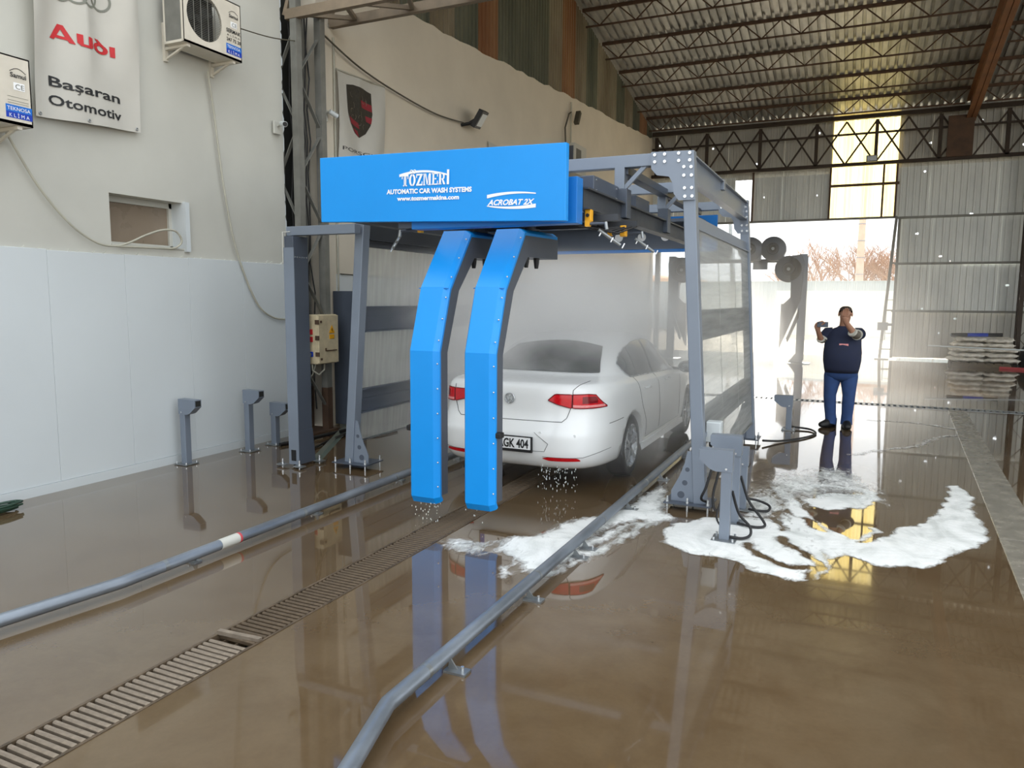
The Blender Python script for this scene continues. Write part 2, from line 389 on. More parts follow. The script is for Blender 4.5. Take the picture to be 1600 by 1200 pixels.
# ---- left wall: white panels below, plaster above, recessed window
wl = struct('wall_left', (WX, 0, 0))
m = MB(); X1 = WX - 0.03; X0 = WX - 0.36
WY0, WY1, WZ0, WZ1 = 5.14, 6.04, 2.352, 2.86
m.bx(X0, X1, -7, 7.66, 0, WZ0); m.bx(X0, X1, -7, WY0, WZ0, 6.6); m.bx(X0, X1, WY1, 7.66, WZ0, 6.6); m.bx(X0, X1, WY0, WY1, WZ1, 6.6)
m.build('plaster', M['plaster'], wl)
y = 7.655
for i in range(16):
    y0 = y - 0.80
    MB().bx(X1 - 0.002, WX, y0 + 0.001, y - 0.001, 0.09, 2.262 + 0.006 * math.sin(i * 1.7)).build('wall_panel', M['white_panel'], wl, bevel=0.003)
    y = y0
e = MB(); yy = -6.0                                   # ragged paint and plaster edge along the top of the panels
random.seed(3)
while yy < 7.6:
    L = random.uniform(0.05, 0.22); h = random.uniform(0.004, 0.028)
    e.prism([(X1, yy, 2.25), (X1, yy + L, 2.25), (X1, yy + L * 0.8, 2.27 + h), (X1, yy + L * 0.25, 2.27 + h * 0.7)], (0.012, 0, 0)); yy += L
e.build('ragged_edge', M['plaster'], wl)
e = MB(); zz = 2.4
while zz < 6.5:
    L = random.uniform(0.05, 0.3); h = random.uniform(0.0, 0.03)
    e.prism([(WX - 0.2, 7.655, zz), (WX - 0.2, 7.655, zz + L), (WX - 0.2, 7.66 + h, zz + L * 0.7), (WX - 0.2, 7.66 + h, zz + L * 0.2)], (0.168, 0, 0)); zz += L * 0.9
e.build('chipped_edge', M['white_panel'], wl)
b = MB().bx(X1 - 0.002, WX + 0.012, -7, 7.655, 0, 0.088).build('baseboard_left', M['white_panel']); b['kind'] = 'structure'
wn = struct('window_1', (WX - 0.2, 5.6, 2.35))
m = MB(); xr = WX - 0.22
for a in ((WY0, WY0 + 0.05, WZ0, WZ1), (WY1 - 0.05, WY1, WZ0, WZ1), (WY0, WY1, WZ0, WZ0 + 0.045), (WY0, WY1, WZ1 - 0.06, WZ1)): m.bx(xr - 0.03, xr + 0.02, *a)
m.build('window_frame', M['plaster'], wn, bevel=0.004)
MB().bx(xr - 0.02, xr - 0.012, WY0, WY1, WZ0, WZ1).build('pane', paint('dusty_brown_pane', (138, 124, 108), 0.3, 0, 0.1, 3), wn)
MB().bx(WX - 0.21, WX + 0.012, WY1 - 0.012, WY1 + 0.045, WZ0 - 0.02, WZ1 + 0.01).build('reveal', M['white_panel'], wn)
MB().bx(WX - 0.2, WX - 0.02, WY0, WY1, WZ0 - 0.002, WZ0 + 0.012).build('window_sill', M['plaster'], wn)

# ---- gable wall of the hall: beige plaster below a slanting line, old sheets above
wg = struct('wall_gable', (WX, 17, 0))
def plz(y): return 6.34 + 0.067 * (y - 10.36)
N_ = 60; ysg = [8.32 + (26.75 - 8.32) * i / N_ for i in range(N_ + 1)]
random.seed(5); zt = [plz(y) + random.uniform(-0.03, 0.03) for y in ysg]
m = MB()
vs = [(WX, y, 0) for y in ysg] + [(WX, y, z) for y, z in zip(ysg, zt)] + [(WX - 0.3, y, 0) for y in ysg] + [(WX - 0.3, y, z) for y, z in zip(ysg, zt)]
n1 = N_ + 1; fs = []
for i in range(N_):
    fs += [(i, i + 1, n1 + i + 1, n1 + i), (2 * n1 + i + 1, 2 * n1 + i, 3 * n1 + i, 3 * n1 + i + 1), (n1 + i, n1 + i + 1, 3 * n1 + i + 1, 3 * n1 + i)]
fs += [(0, n1, 3 * n1, 2 * n1), (N_, 2 * n1 + N_, 3 * n1 + N_, n1 + N_)]
m.add(vs, fs).build('plaster', M['beige'], wg)
MB().bx(WX, WX + 0.015, 8.64, 26.4, 0.0, 2.17).build('lower_panel', M['white_panel'], wg)
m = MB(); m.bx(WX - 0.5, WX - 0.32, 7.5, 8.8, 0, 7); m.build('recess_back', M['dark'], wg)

def rib_profile(wd, pitch, dep, phase=0.0):
    pts = []; k = max(1, round(wd / pitch)); p = wd / k
    for i in range(k):
        a = i * p; pts += [(a, 0), (a + p * 0.58, 0), (a + p * 0.62, dep), (a + p * 0.96, dep)]
    return pts + [(wd, 0)]
def wall_sheet(org, u, nrm, wd, z0, z1, mat, parent, pitch=0.2, dep=0.03, name='wall_sheet'):
    """z0, z1 are numbers or functions of the distance along u"""
    u = Vector(u); nrm = Vector(nrm); o = Vector(org); mb = MB(); vs = []
    pr = rib_profile(wd, pitch, dep)
    for a, d in pr:
        za = z0(a) if callable(z0) else z0; zb = z1(a) if callable(z1) else z1
        p = o + u * a + nrm * d; vs += [(p.x, p.y, za), (p.x, p.y, zb)]
    mb.add(vs, [(2 * i, 2 * i + 2, 2 * i + 3, 2 * i + 1) for i in range(len(pr) - 1)])
    ob = mb.build(name, mat, parent, fix=False); return ob
random.seed(11)
yy = 8.7; i = 0
seq = ['clad_rust', 'clad_rust', 'clad_green', 'clad_rust', 'clad_green', 'clad_rust2', 'clad_green', 'clad_green', 'clad_green', 'clad_rust', 'clad_rust2', 'clad_rust', 'clad_green']
while yy < 26.6:
    wd = min(0.95, 26.72 - yy); dz = random.uniform(-0.12, 0.04); y0 = yy
    wall_sheet((WX - 0.14 - 0.012 * (i % 2), yy, 0), (0, 1, 0), (1, 0, 0), wd, lambda a: plz(y0 + a) - 0.1 + dz, lambda a: roof_z(y0 + a) + 0.045, M[seq[i % len(seq)]], wg, 0.16, 0.025, 'gable_sheet')
    yy += 0.9; i += 1

# ---- far wall of sheets with the big doorway
wf = struct('wall_far', (5, FY, 0))
def far_row(x0, x1, z0, z1, mat, y, wd=0.9):
    x = x0; k = 0
    while x < x1 - 0.02:
        w_ = min(wd, x1 - x)
        wall_sheet((x, y + 0.01 * (k % 2), 0), (1, 0, 0), (0, -1, 0), w_ + 0.015, z0 + 0.012 * math.sin(k * 2.3), z1, mat, wf, 0.2, 0.03)
        x += w_; k += 1
OPX0, OPX1, OPZ = -6.45, 0.98, 4.44
far_row(-6.95, -0.98, 5.86, 7.765, M['clad_dk'], 26.62)  # darker sheets in both upper rows: truss shade put into the colour
far_row(0.92, 16, 5.86, 7.765, M['clad_dk'], 26.62)
far_row(-6.95, -3.96, OPZ, 5.95, M['clad'], 26.5); far_row(-3.36, -0.98, OPZ, 5.9, M['clad'], 26.5)
far_row(0.92, 16, OPZ - 0.02, 5.97, M['clad'], 26.5)
far_row(1.08, 16, 2.98, OPZ - 0.02, M['clad'], 26.52); far_row(1.08, 16, 1.5, 2.98, M['clad'], 26.56); far_row(1.08, 16, 0.06, 1.52, M['clad_dk'], 26.6)
for xa, xb in ((-0.98, -0.02), (-0.02, 0.92)):
    wall_sheet((xa, 26.56, 0), (1, 0, 0), (0, -1, 0), xb - xa + 0.01, OPZ + 0.02, 7.76, M['fibre'], wf, 0.12, 0.02, 'rooflight_sheet')
def member(name, boxes, mat, parent, **k):
    mb = MB()
    for b_ in boxes: mb.bx(*b_)
    return mb.build(name, mat, parent, **k)
for z in (1.53, 3.0, 4.42):
    member('girt', [(1.0, 16, 26.40, 26.46, z - 0.035, z + 0.035)], M['old_steel'], wf)
member('girt', [(-6.7, 1.0, 26.40, 26.46, OPZ - 0.03, OPZ + 0.04)], M['old_steel'], wf)
member('girt', [(-1.0, 1.0, 26.40, 26.46, 5.45, 5.53)], M['rust'], wf)
for x in (-3.36, -0.98, 0.55, 0.92): member('stud', [(x - 0.03, x + 0.03, 26.38, 26.44, OPZ, 6.1)], M['rust'], wf)
member('jamb', [(-6.6, -6.45, 26.4, 26.6, 0, OPZ)], M['old_steel'], wf)
# right wall of the hall, out of view, left open below to brighten the hall
wr = struct('wall_right', (16, 17, 0))
x = 7.6
while x < 26.6:
    wall_sheet((16, x, 0), (0, 1, 0), (-1, 0, 0), 1.9, 5.6, 8.0 if x < 9 or x > 25 else 9.0, M['clad_dk'], wr, 0.4, 0.03); x += 1.9
# doorway leaf frame
dr = struct('door_1', (0.9, 26.5, 0))
m = MB(); m.bar((0.74, 26.3, 0.02), (0.98, 26.36, 4.4), 0.085, 0.085); m.build('gate_post', M['old_steel'], dr)
MB().bx(1.03, 1.11, 26.34, 26.42, 0.05, 4.42).build('jamb', M['old_steel'], dr)
for z in (0.32, 1.55, 3.02): MB().bar((0.76 + 0.053 * z, 26.34, z), (1.06, 26.38, z), 0.045, 0.045).build('rung', M['old_steel'], dr)
lk = MB(); lk.bx(0.63, 0.93, 26.24, 26.3, 0.92, 1.17); lk.bx(0.9, 1.06, 26.25, 26.3, 1.06, 1.14); lk.build('lock_box', M['dkgrey'], dr)
MB().bx(0.6, 1.0, 26.2, 26.5, 0, 0.03).build('threshold_plate', M['old_steel'], dr)

# ---- roof: corrugated sheets on two slopes
ce = struct('ceiling', (5, RIDGE_Y, RIDGE_Z))
def roof_sheet(x0, wd, ya, yb, mat):
    mb = MB(); vs = []; pr = rib_profile(wd, 0.21, 0.075)
    for a, d in pr:
        for yv in (ya, yb): vs.append((x0 + a, yv, roof_z(yv) + d + 0.02))
    mb.add(vs, [(2 * i, 2 * i + 2, 2 * i + 3, 2 * i + 1) for i in range(len(pr) - 1)]); mb.build('roof_sheet', mat, ce, fix=False)
x = -7.1; k = 0
while x < 16.2:
    dz = 0
    roof_sheet(x, 0.85, RIDGE_Y, 26.95, M['roof']); roof_sheet(x, 0.85, 7.3, RIDGE_Y, M['added_rooflight'] if x > 7.5 and k % 2 else M['roof']); x += 0.84; k += 1  # translucent near-slope sheets added out of view to brighten the hall
# ---- purlins under the far slope
def lattice(name, label, cat, p0, p1, depth, parent=None, period=0.86, mat=None, chord=0.055, low=0.04, webr=0.014, group=None, ends=(0.1, 0.1)):
    t = thing(name, label, cat, p0, group); p0 = Vector(p0); p1 = Vector(p1); d = (p1 - p0); L = d.length; d.normalize()
    mat = mat or M['rust']; dn = Vector((0, 0, -depth))
    MB().bar(p0, p1, chord, chord * 1.5).build('top_chord', mat, t)
    MB().bar(p0 + dn + d * ends[0], p1 + dn - d * ends[1], low, low).build('bottom_chord', mat, t)
    n = max(2, int(L / period)); per = L / n; me = None
    for i in range(n):
        for sgn, (a, bq) in enumerate((((i * per), (i + 0.5) * per), ((i + 0.5) * per, (i + 1) * per))):
            A = p0 + d * a + (Vector() if sgn == 0 else dn); B = p0 + d * bq + (dn if sgn == 0 else Vector())
            MB().bar(A, B, webr * 2, webr * 2).build('web_bar', mat, t)
    return t
ords = ['nearest the ridge in view', 'second below the ridge in view', 'midway down the roof slope', 'next to last above the eave', 'lowest, just above the eave']
for yv, o_ in zip((18.95, 20.62, 22.25, 24.0, 25.5), ords):
    lattice('roof_purlin', 'rusty lattice roof purlin over the left bay, ' + o_, 'purlin', (WX - 0.05, yv, roof_z(yv) - 0.03), (2.62, yv, roof_z(yv) - 0.03), 0.42, group='lattice purlins under the corrugated roof')
    lattice('roof_purlin', 'dark lattice purlin right of the brown rafter, ' + o_, 'purlin', (2.9, yv, roof_z(yv) - 0.03), (9.5, yv, roof_z(yv) - 0.03), 0.42, group='lattice purlins under the corrugated roof')
# rafter
M['rafter'] = paint('red_brown_rafter', (122, 84, 56), 0.65, 0.1, 0.22, 3)
rf = thing('roof_rafter', 'deep red-brown steel rafter sloping down to the eave truss', 'rafter', (2.76, 26.3, 7.3))
def slope_beam(x0, x1, zo0, zo1, ya=17.4, yb=26.3):
    return MB().prism([(x0, ya, roof_z(ya) + zo0), (x0, ya, roof_z(ya) + zo1), (x0, yb, roof_z(yb) + zo1), (x0, yb, roof_z(yb) + zo0)], (x1 - x0, 0, 0))
slope_beam(2.73, 2.79, -0.62, -0.06).build('web', M['rafter'], rf)
slope_beam(2.63, 2.75, -0.66, -0.62).build('flange', M['rafter'], rf); slope_beam(2.77, 2.89, -0.66, -0.62).build('flange', M['rafter'], rf)
slope_beam(2.63, 2.89, -0.07, -0.03).build('flange', M['rafter'], rf)
# eave truss on the far wall
M['truss'] = paint('dark_brown_truss', (62, 52, 44), 0.75, 0.2, 0.25, 4)
et = thing('eave_truss', 'long dark X-braced truss under the far eave', 'truss', (-6.7, 26.2, 6.0))
MB().bx(-6.75, 12, 26.1, 26.22, 7.46, 7.58).build('top_chord', M['truss'], et)
MB().bx(-6.75, 12, 26.1, 26.22, 6.04, 6.14).build('bottom_chord', M['truss'], et)
MB().bx(-6.75, 12, 26.12, 26.17, 6.98, 7.04).build('middle_chord', M['truss'], et)
x = -6.6; k = 0
while x < 11.6:
    MB().bar((x, 26.13, 6.1), (x + 0.86, 26.13, 7.4), 0.05, 0.05).build('diagonal', M['truss'], et)
    MB().bar((x + 0.86, 26.19, 6.1), (x, 26.19, 7.4), 0.05, 0.05).build('diagonal', M['truss'], et)
    if k % 2 == 0: MB().bx(x - 0.05, x + 0.05, 26.1, 26.2, 6.1, 7.4).build('post', M['truss'], et)
    x += 0.86; k += 1
MB().bx(2.18, 2.85, 26.02, 26.1, 6.12, 7.3).build('gusset_plate', M['rust'], et)
fl = thing('flood_lamp', 'small grey floodlight on the truss over the yellow panel', 'lamp', (0.15, 26.0, 6.14))
MB().bx(0.02, 0.34, 25.9, 26.06, 6.1, 6.3).build('housing', M['old_steel'], fl, bevel=0.02); MB().bx(0.05, 0.31, 25.885, 25.9, 6.13, 6.27).build('lens', M['foil'], fl)
# front box truss over the hall edge
bt = thing('box_truss', 'pale dusty box truss crossing above the lattice column', 'truss', (WX, 8.1, 5.4))
M['dusty'] = paint('dusty_steel', (132, 118, 100), 0.7, 0.15, 0.2, 4)
for yv, z in ((7.72, 5.38), (8.6, 5.56)): MB().bx(WX + 0.03, 4.5, yv - 0.04, yv + 0.04, z - 0.06, z + 0.06).build('bottom_chord', M['dusty'], bt)
for yv, z in ((7.72, 6.6), (8.6, 6.75)): MB().bx(WX + 0.03, 4.5, yv - 0.04, yv + 0.04, z - 0.06, z + 0.06).build('top_chord', M['dusty'], bt)
x = WX
for i in range(12):
    MB().bar((x, 7.74, 5.42), (x + 0.45, 8.58, 5.56), 0.05, 0.05).build('brace', M['dusty'], bt)
    MB().bar((x + 0.45, 8.58, 5.56), (x + 0.9, 7.74, 5.42), 0.05, 0.05).build('brace', M['dusty'], bt)
    for yv, z in ((7.72, 5.38), (8.6, 5.56)):
        MB().bar((x, yv, z), (x + 0.45, yv, z + 1.2), 0.05, 0.05).build('diagonal', M['dusty'], bt); MB().bar((x + 0.45, yv, z + 1.2), (x + 0.9, yv, z), 0.05, 0.05).build('diagonal', M['dusty'], bt)
    x += 0.9

# ---- lattice columns
def lattice_column(label, x0, x1, y0, y1, h, mat, mat2, step=0.62, cables=True):
    t = thing('lattice_column', label, 'column', ((x0 + x1) / 2, (y0 + y1) / 2, 0))
    for xa, ya in ((x0, y0), (x1, y0), (x0, y1), (x1, y1)):
        MB().bx(xa - 0.05, xa + 0.05, ya - 0.05, ya + 0.05, 0.6, h).build('chord', mat, t)
        MB().bx(xa - 0.052, xa + 0.052, ya - 0.052, ya + 0.052, 0, 0.6).build('chord_foot', mat2, t)
    z = 0.3; k = 0
    while z < h - step:
        a, b_ = (y0, y1) if k % 2 else (y1, y0)
        MB().bar((x1, a, z), (x1, b_, z + step), 0.012, 0.05, (1, 0, 0)).build('lacing_bar', mat, t)
        a, b_ = (x0, x1) if k % 2 else (x1, x0)
        MB().bar((a, y0, z), (b_, y0, z + step), 0.012, 0.05, (0, 1, 0)).build('lacing_bar', mat, t)
        z += step; k += 1
    MB().bx(x0 - 0.1, x1 + 0.1, y0 - 0.1, y1 + 0.1, 0, 0.02).build('base_plate', mat2, t)
    return t
lc = lattice_column('grey lattice column at the end of the white wall', -6.95, -6.62, 7.74, 8.2, 5.6, M['old_steel'], M['rust'])
lattice_column('dark lattice column at the right edge by the sacks', 4.3, 4.7, 25.65, 25.98, 7.3, M['truss'], M['truss'], 0.5)
random.seed(21)
cb = MB()
for i in range(9):
    yb_ = 7.8 + 0.035 * i; xb = -6.7 + random.uniform(-0.1, 0.0)
    cb.tube([(xb + random.uniform(-0.02, 0.02), yb_ + random.uniform(-0.03, 0.03), z) for z in np.linspace(0.3, 5.5, 14)], 0.009, 6)
tag(cb.build('cable_bundle', M['black']), 'bundle of black cables running up inside the grey lattice column', 'cables', kind='stuff')
# ================================================================ CAR-WASH GANTRY
GUSSET = [(-1.659, 3.087), (-1.297, 3.077), (-1.278, 2.672), (-1.414, 2.673), (-1.456, 2.731), (-1.47, 2.822), (-1.501, 2.874), (-1.606, 2.892), (-1.655, 2.946)]
BOLTS = [(-1.626, 3.06), (-1.541, 3.06), (-1.422, 3.06), (-1.33, 3.057), (-1.624, 3.002), (-1.539, 3.0), (-1.42, 2.999), (-1.328, 2.998), (-1.375, 2.946), (-1.315, 2.942), (-1.373, 2.876), (-1.31, 2.874), (-1.364, 2.772), (-1.304, 2.771), (-1.359, 2.703), (-1.299, 2.702)]
GY0, GY1 = 6.47, 9.88
ga = thing('wash_gantry', 'grey steel car wash gantry straddling the white car, with clear side panels', 'car wash', (-3.05, 8.1, 0))
def legx(side, z): return (-4.914 + 0.078 * z) if side < 0 else (-1.150 - 0.067 * z)
def stud(mb, x, y, z0, z1): mb.cyl((x, y, z0), (x, y, z1), 0.009, 8)
for yl in (GY0, GY1):
    for sd_ in (-1, 1):
        mb = MB(); mb.bar((legx(sd_, 0.06), yl, 0.065), (legx(sd_, 3.02), yl, 3.02), 0.105, 0.12, (0, 1, 0)); lg = mb.build('leg', M['grey'], ga, bevel=0.006)
        s_ = -sd_; x0 = legx(sd_, 0.1)
        px0, px1 = sorted((x0 - sd_ * -0.1 * -1 + 0, x0 + s_ * 0.29)); px0, px1 = (x0 - 0.30, x0 + 0.11) if sd_ > 0 else (x0 - 0.18, x0 + 0.27)
        MB().bx(px0, px1, yl - 0.12, yl + 0.2, 0.055, 0.068).build('base_plate', M['dkgrey'], lg)
        for xx in (px0 + 0.03, (px0 + px1) / 2, px1 - 0.03):
            for yy in (yl - 0.095, yl + 0.175): sb = MB(); stud(sb, xx, yy, -0.01, 0.12); sb.cyl((xx, yy, 0.068), (xx, yy, 0.085), 0.016, 6); sb.build('anchor_stud', M['bolt'], lg)
        gx = lambda d, z: legx(sd_, z) + s_ * (0.05 + d)
        prof = [(gx(0, 0.07), 0.07), (gx(0.20, 0.07), 0.07), (gx(0.195, 0.16), 0.16), (gx(0.12, 0.29), 0.29), (gx(0.065, 0.42), 0.42), (gx(0.04, 0.52), 0.52), (gx(0, 0.53), 0.53)]
        MB().prism([(x, yl - 0.045, z) for x, z in prof], (0, 0.012, 0)).build('foot_gusset', M['grey'], lg)
        for d, z, r in ((0.11, 0.13, 0.032), (0.072, 0.24, 0.024), (0.045, 0.36, 0.02)): MB().cyl((gx(d, z), yl - 0.0465, z), (gx(d, z), yl - 0.032, z), r, 14).build('gusset_hole', M['dkgrey'], lg)
# cross beams and long beams
for yl, z in ((GY0, 3.035), (8.02, 3.02), (GY1, 3.035)):
    MB().bx(legx(-1, 3) - 0.05, legx(1, 3) + 0.05, yl - 0.05, yl + 0.05, z - 0.055, z + 0.05).build('cross_beam', M['grey'], ga, bevel=0.005)
for sd_ in (-1, 1):
    xo = legx(sd_, 2.95)
    m = MB(); m.bx(xo - 0.012, xo + 0.012, GY0 + 0.05, GY1 + 0.02, 2.85, 3.05); m.bx(xo - 0.045, xo + 0.045, GY0 + 0.05, GY1 + 0.02, 2.838, 2.852); m.bx(xo - 0.045, xo + 0.045, GY0 + 0.05, GY1 + 0.02, 3.045, 3.058); m.build('side_beam', M['grey'], ga)
    xo = legx(sd_, 2.45); m = MB()
    if sd_ > 0:
        m.bx(xo - 0.015, xo + 0.015, GY0 + 0.06, GY1 - 0.05, 2.455, 2.56); m.bx(xo - 0.03, xo + 0.05, GY0 + 0.06, GY1 - 0.05, 2.44, 2.455)
        m.build('lower_rail', M['grey'], ga)
    else:
        m.bx(xo - 0.02, xo + 0.02, GY0 + 0.06, GY1 - 0.05, 2.45, 2.63); m.bx(xo - 0.03, xo + 0.06, GY0 + 0.06, GY1 - 0.05, 2.44, 2.455); m.bx(xo - 0.02, xo + 0.04, GY0 + 0.06, GY1 - 0.05, 2.37, 2.40); m.bx(xo - 0.015, xo + 0.01, GY0 + 0.06, GY1 - 0.05, 2.39, 2.45)
        m.build('lower_rail', M['charcoal'], ga)
    # clear splash panel in bays, hung in the plane of the legs, with channels on the inside
    ny = 3; yy0 = GY0 + 0.075; yy1 = GY1 - 0.075; dy = (yy1 - yy0) / ny
    for k in range(ny):
        a = yy0 + k * dy; b_ = a + dy - 0.004; P0 = lambda z, y: (legx(sd_, z) + sd_ * 0.02, y, z)
        MB().prism([P0(0.28, a), P0(0.28, b_), P0(2.44, b_), P0(2.44, a)], (sd_ * 0.01, 0, 0)).build('splash_panel', M['poly'] if sd_ < 0 else M['poly_h'], ga)
    for z0, z1 in ((1.48, 1.74), (0.60, 0.85)):
        xi = legx(sd_, z0) - sd_ * 0.01; m = MB()
        m.bx(xi - 0.006, xi + 0.006, GY0 + 0.06, GY1 - 0.06, z0, z1)
        for z in (z0, z1): m.bx(min(xi, xi - sd_ * 0.05), max(xi, xi - sd_ * 0.05), GY0 + 0.06, GY1 - 0.06, z - 0.008, z + 0.008)
        m.bx(min(xi, xi - sd_ * 0.02), max(xi, xi - sd_ * 0.02), GY0 + 0.06, GY1 - 0.06, (z0 + z1) / 2 - 0.02, (z0 + z1) / 2 + 0.02)
        m.build('panel_channel', M['dkgrey'], ga)
    MB().bx(legx(sd_, 0.28) - 0.02 + sd_ * 0.02, legx(sd_, 0.28) + 0.02 + sd_ * 0.02, GY0 + 0.06, GY1 - 0.06, 0.262, 0.282).build('panel_trim', M['galv'], ga)
    # corner gussets and their bolts
    for yl, ny_ in ((GY0 - 0.085, 1), (GY1 - 0.07, 1)):
        mir = (lambda x: x) if sd_ > 0 else (lambda x: -6.07 - x)
        pl = MB().prism([(mir(x), yl, z) for x, z in GUSSET], (0, 0.014, 0)).build('corner_plate', M['grey'], ga)
        for x, z in BOLTS: MB().cyl((mir(x), yl - 0.012, z), (mir(x), yl + 0.002, z), 0.014, 8).build('bolt', M['bolt'], pl)
# inner running rails on hangers
for xr, s_ in ((-1.93, 1), (-4.17, -1)):
    m = MB(); m.bx(xr - 0.012, xr + 0.012, 5.42, 9.3, 2.53, 2.67); m.bx(xr - 0.05, xr + 0.05, 5.42, 9.3, 2.518, 2.532); m.bx(xr - 0.05, xr + 0.05, 5.42, 9.3, 2.666, 2.68); m.build('running_rail', M['charcoal'], ga)
    m = MB(); m.bx(xr - 0.05, xr + 0.05, GY0, GY1, 2.93, 3.0); m.build('long_beam', M['dkgrey'], ga)
    for yh in (GY0, 8.02):
        h = MB(); h.bx(xr - 0.06, xr + 0.03, yh - 0.05, yh + 0.06, 2.80, 2.99); hg = h.build('hanger', M['grey'], ga, bevel=0.004)
        MB().bx(xr - 0.05, xr + 0.06, yh - 0.06, yh + 0.08, 2.55, 2.80).build('hanger_shoe', M['dkgrey'], hg, bevel=0.004)
        pb = MB(); pb.bx(xr - 0.16, xr - 0.04, yh - 0.07, yh - 0.058, 2.55, 2.66); 
        for q in range(3):
            for r_ in (0, 1): pb.cyl((xr - 0.14 + 0.05 * r_, yh - 0.08, 2.565 + 0.04 * q), (xr - 0.14 + 0.05 * r_, yh - 0.06, 2.565 + 0.04 * q), 0.008, 6)
        pb.build('bolt_plate', M['dkgrey'], hg)
        MB().bar((xr + s_ * 0.02, yh - 0.02, 2.80), (xr + s_ * 0.21, yh - 0.02, 2.99), 0.035, 0.035, (0, 1, 0)).build('brace', M['grey'], ga)
    for ya, yb in ((5.75, 6.42), (7.0, 7.5)):
        xb = xr - 0.10 if s_ > 0 else xr + 0.1
        b_ = MB().bx(xb - 0.07, xb + 0.08, ya, yb, 2.685, 2.82).build('cable_box', M['dkgrey'], ga, bevel=0.006)
        k = MB()
        for yv in (ya + 0.06, yb - 0.06):
            for zv in (2.71, 2.79): k.cyl((xb + 0.08, yv, zv), (xb + 0.085, yv, zv), 0.008, 8)
        k.build('screw', M['bolt'], b_)
# rear fascia
rfz = MB().bx(-4.4, -1.75, 10.30, 10.34, 2.49, 2.97).build('rear_fascia', M['blue_dark'], ga, bevel=0.004)
MB().bx(-4.35, -1.95, 10.285, 10.30, 2.535, 2.872).build('back_plate', M['dkgrey'], rfz)
for x in (-3.10, -2.77, -2.44): MB().cyl((x, 10.285, 2.70), (x, 10.27, 2.70), 0.058, 20).build('round_cap', M['white_print'], rfz)
MB().bx(-4.3, -1.9, 9.9, 10.3, 2.86, 2.9).build('fascia_bracket', M['dkgrey'], ga)

# ---------------------------------------------------------------- carriage with fascia and two arms
ca = thing('wash_carriage', 'blue wash carriage at the gantry front with lettered fascia and two curved blue arms', 'car wash', (-3.1, 5.5, 2.4))
TL, BL, TR, BR = (Vector(p) for p in ((-4.27, 5.26, 3.033), (-4.27, 5.26, 2.490), (-1.955, 5.14, 2.959), (-1.955, 5.14, 2.405)))
fn = (TR - TL).cross(BL - TL).normalized()
if fn.y > 0: fn = -fn
fas = MB().prism([TL, TR, BR, BL], -fn * 0.05).build('fascia', M['blue'], ca, bevel=0.004)
ux = (TR - TL).normalized(); uy = fn.cross(ux); uy = -uy if uy.z < 0 else uy
def onf(x, z):
    """point of the fascia face above world x, z"""
    t = (x - TL.x) / (TR.x - TL.x); y = TL.y + (TR.y - TL.y) * t
    return Vector((x, y, z)) + fn * 0.003
LET = {  # heavy stencil serif letters in a unit cell
 'T': [[(0, .86), (1, .86), (1, 1), (0, 1)], [(0, .62), (.13, .62), (.13, .87), (0, .87)], [(.87, .62), (1, .62), (1, .87), (.87, .87)], [(.33, .0), (.47, .0), (.47, .87), (.33, .87)], [(.53, 0), (.68, 0), (.68, .87), (.53, .87)], [(.2, 0), (.47, 0), (.47, .1), (.2, .1)], [(.53, 0), (.8, 0), (.8, .1), (.53, .1)]],
 'Z': [[(0, .86), (1, .86), (1, 1), (0, 1)], [(0, 0), (1, 0), (1, .14), (0, .14)], [(.05, .12), (.4, .12), (.97, .88), (.62, .88)], [(0, .66), (.13, .66), (.13, .87), (0, .87)], [(.87, .12), (1, .12), (1, .34), (.87, .34)]],
 'M': [[(.05, 0), (.2, 0), (.2, 1), (.05, 1)], [(.72, 0), (.95, 0), (.95, 1), (.72, 1)], [(.2, 1), (.36, 1), (.56, .2), (.46, .02)], [(.74, 1), (.62, .72), (.5, .1), (.56, .02)], [(0, 0), (.28, 0), (.28, .09), (0, .09)], [(.64, 0), (1, 0), (1, .09), (.64, .09)], [(0, .91), (.3, .91), (.3, 1), (0, 1)]],
 'E': [[(.12, 0), (.4, 0), (.4, 1), (.12, 1)], [(.0, .9), (1, .9), (1, 1), (0, 1)], [(0, 0), (1, 0), (1, .1), (0, .1)], [(.46, .45), (.75, .45), (.75, .57), (.46, .57)], [(.87, .68), (1, .68), (1, .91), (.87, .91)], [(.87, .09), (1, .09), (1, .34), (.87, .34)]],
 'R': [[(.1, 0), (.38, 0), (.38, 1), (.1, 1)], [(0, 0), (.46, 0), (.46, .1), (0, .1)], [(0, .9), (.38, .9), (.38, 1), (0, 1)], [(.43, .9), (.7, .9), (.86, .82), (.92, .72), (.66, .72), (.6, .86), (.43, .88)], [(.43, .5), (.6, .5), (.66, .6), (.92, .72), (.86, .5), (.74, .44), (.43, .42)], [(.46, .45), (.7, .45), (1.02, 0), (.72, 0)], [(.66, .72), (.92, .72), (.9, .6), (.66, .6)]],
 'I': [[(.2, -.02), (.75, -.02), (.75, 1.22), (.2, 1.22)]],
}
def ring_half(a0, a1, n=10):
    o = [(.5 + .5 * math.cos(a0 + (a1 - a0) * i / n), .5 + .52 * math.sin(a0 + (a1 - a0) * i / n)) for i in range(n + 1)]
    q = [(.5 + .2 * math.cos(a0 + (a1 - a0) * i / n), .5 + .38 * math.sin(a0 + (a1 - a0) * i / n)) for i in range(n + 1)]
    return [[o[i], o[i + 1], q[i + 1], q[i]] for i in range(n)]
LET['O'] = ring_half(math.radians(97), math.radians(263)) + ring_half(math.radians(-83), math.radians(83))
x = -3.405
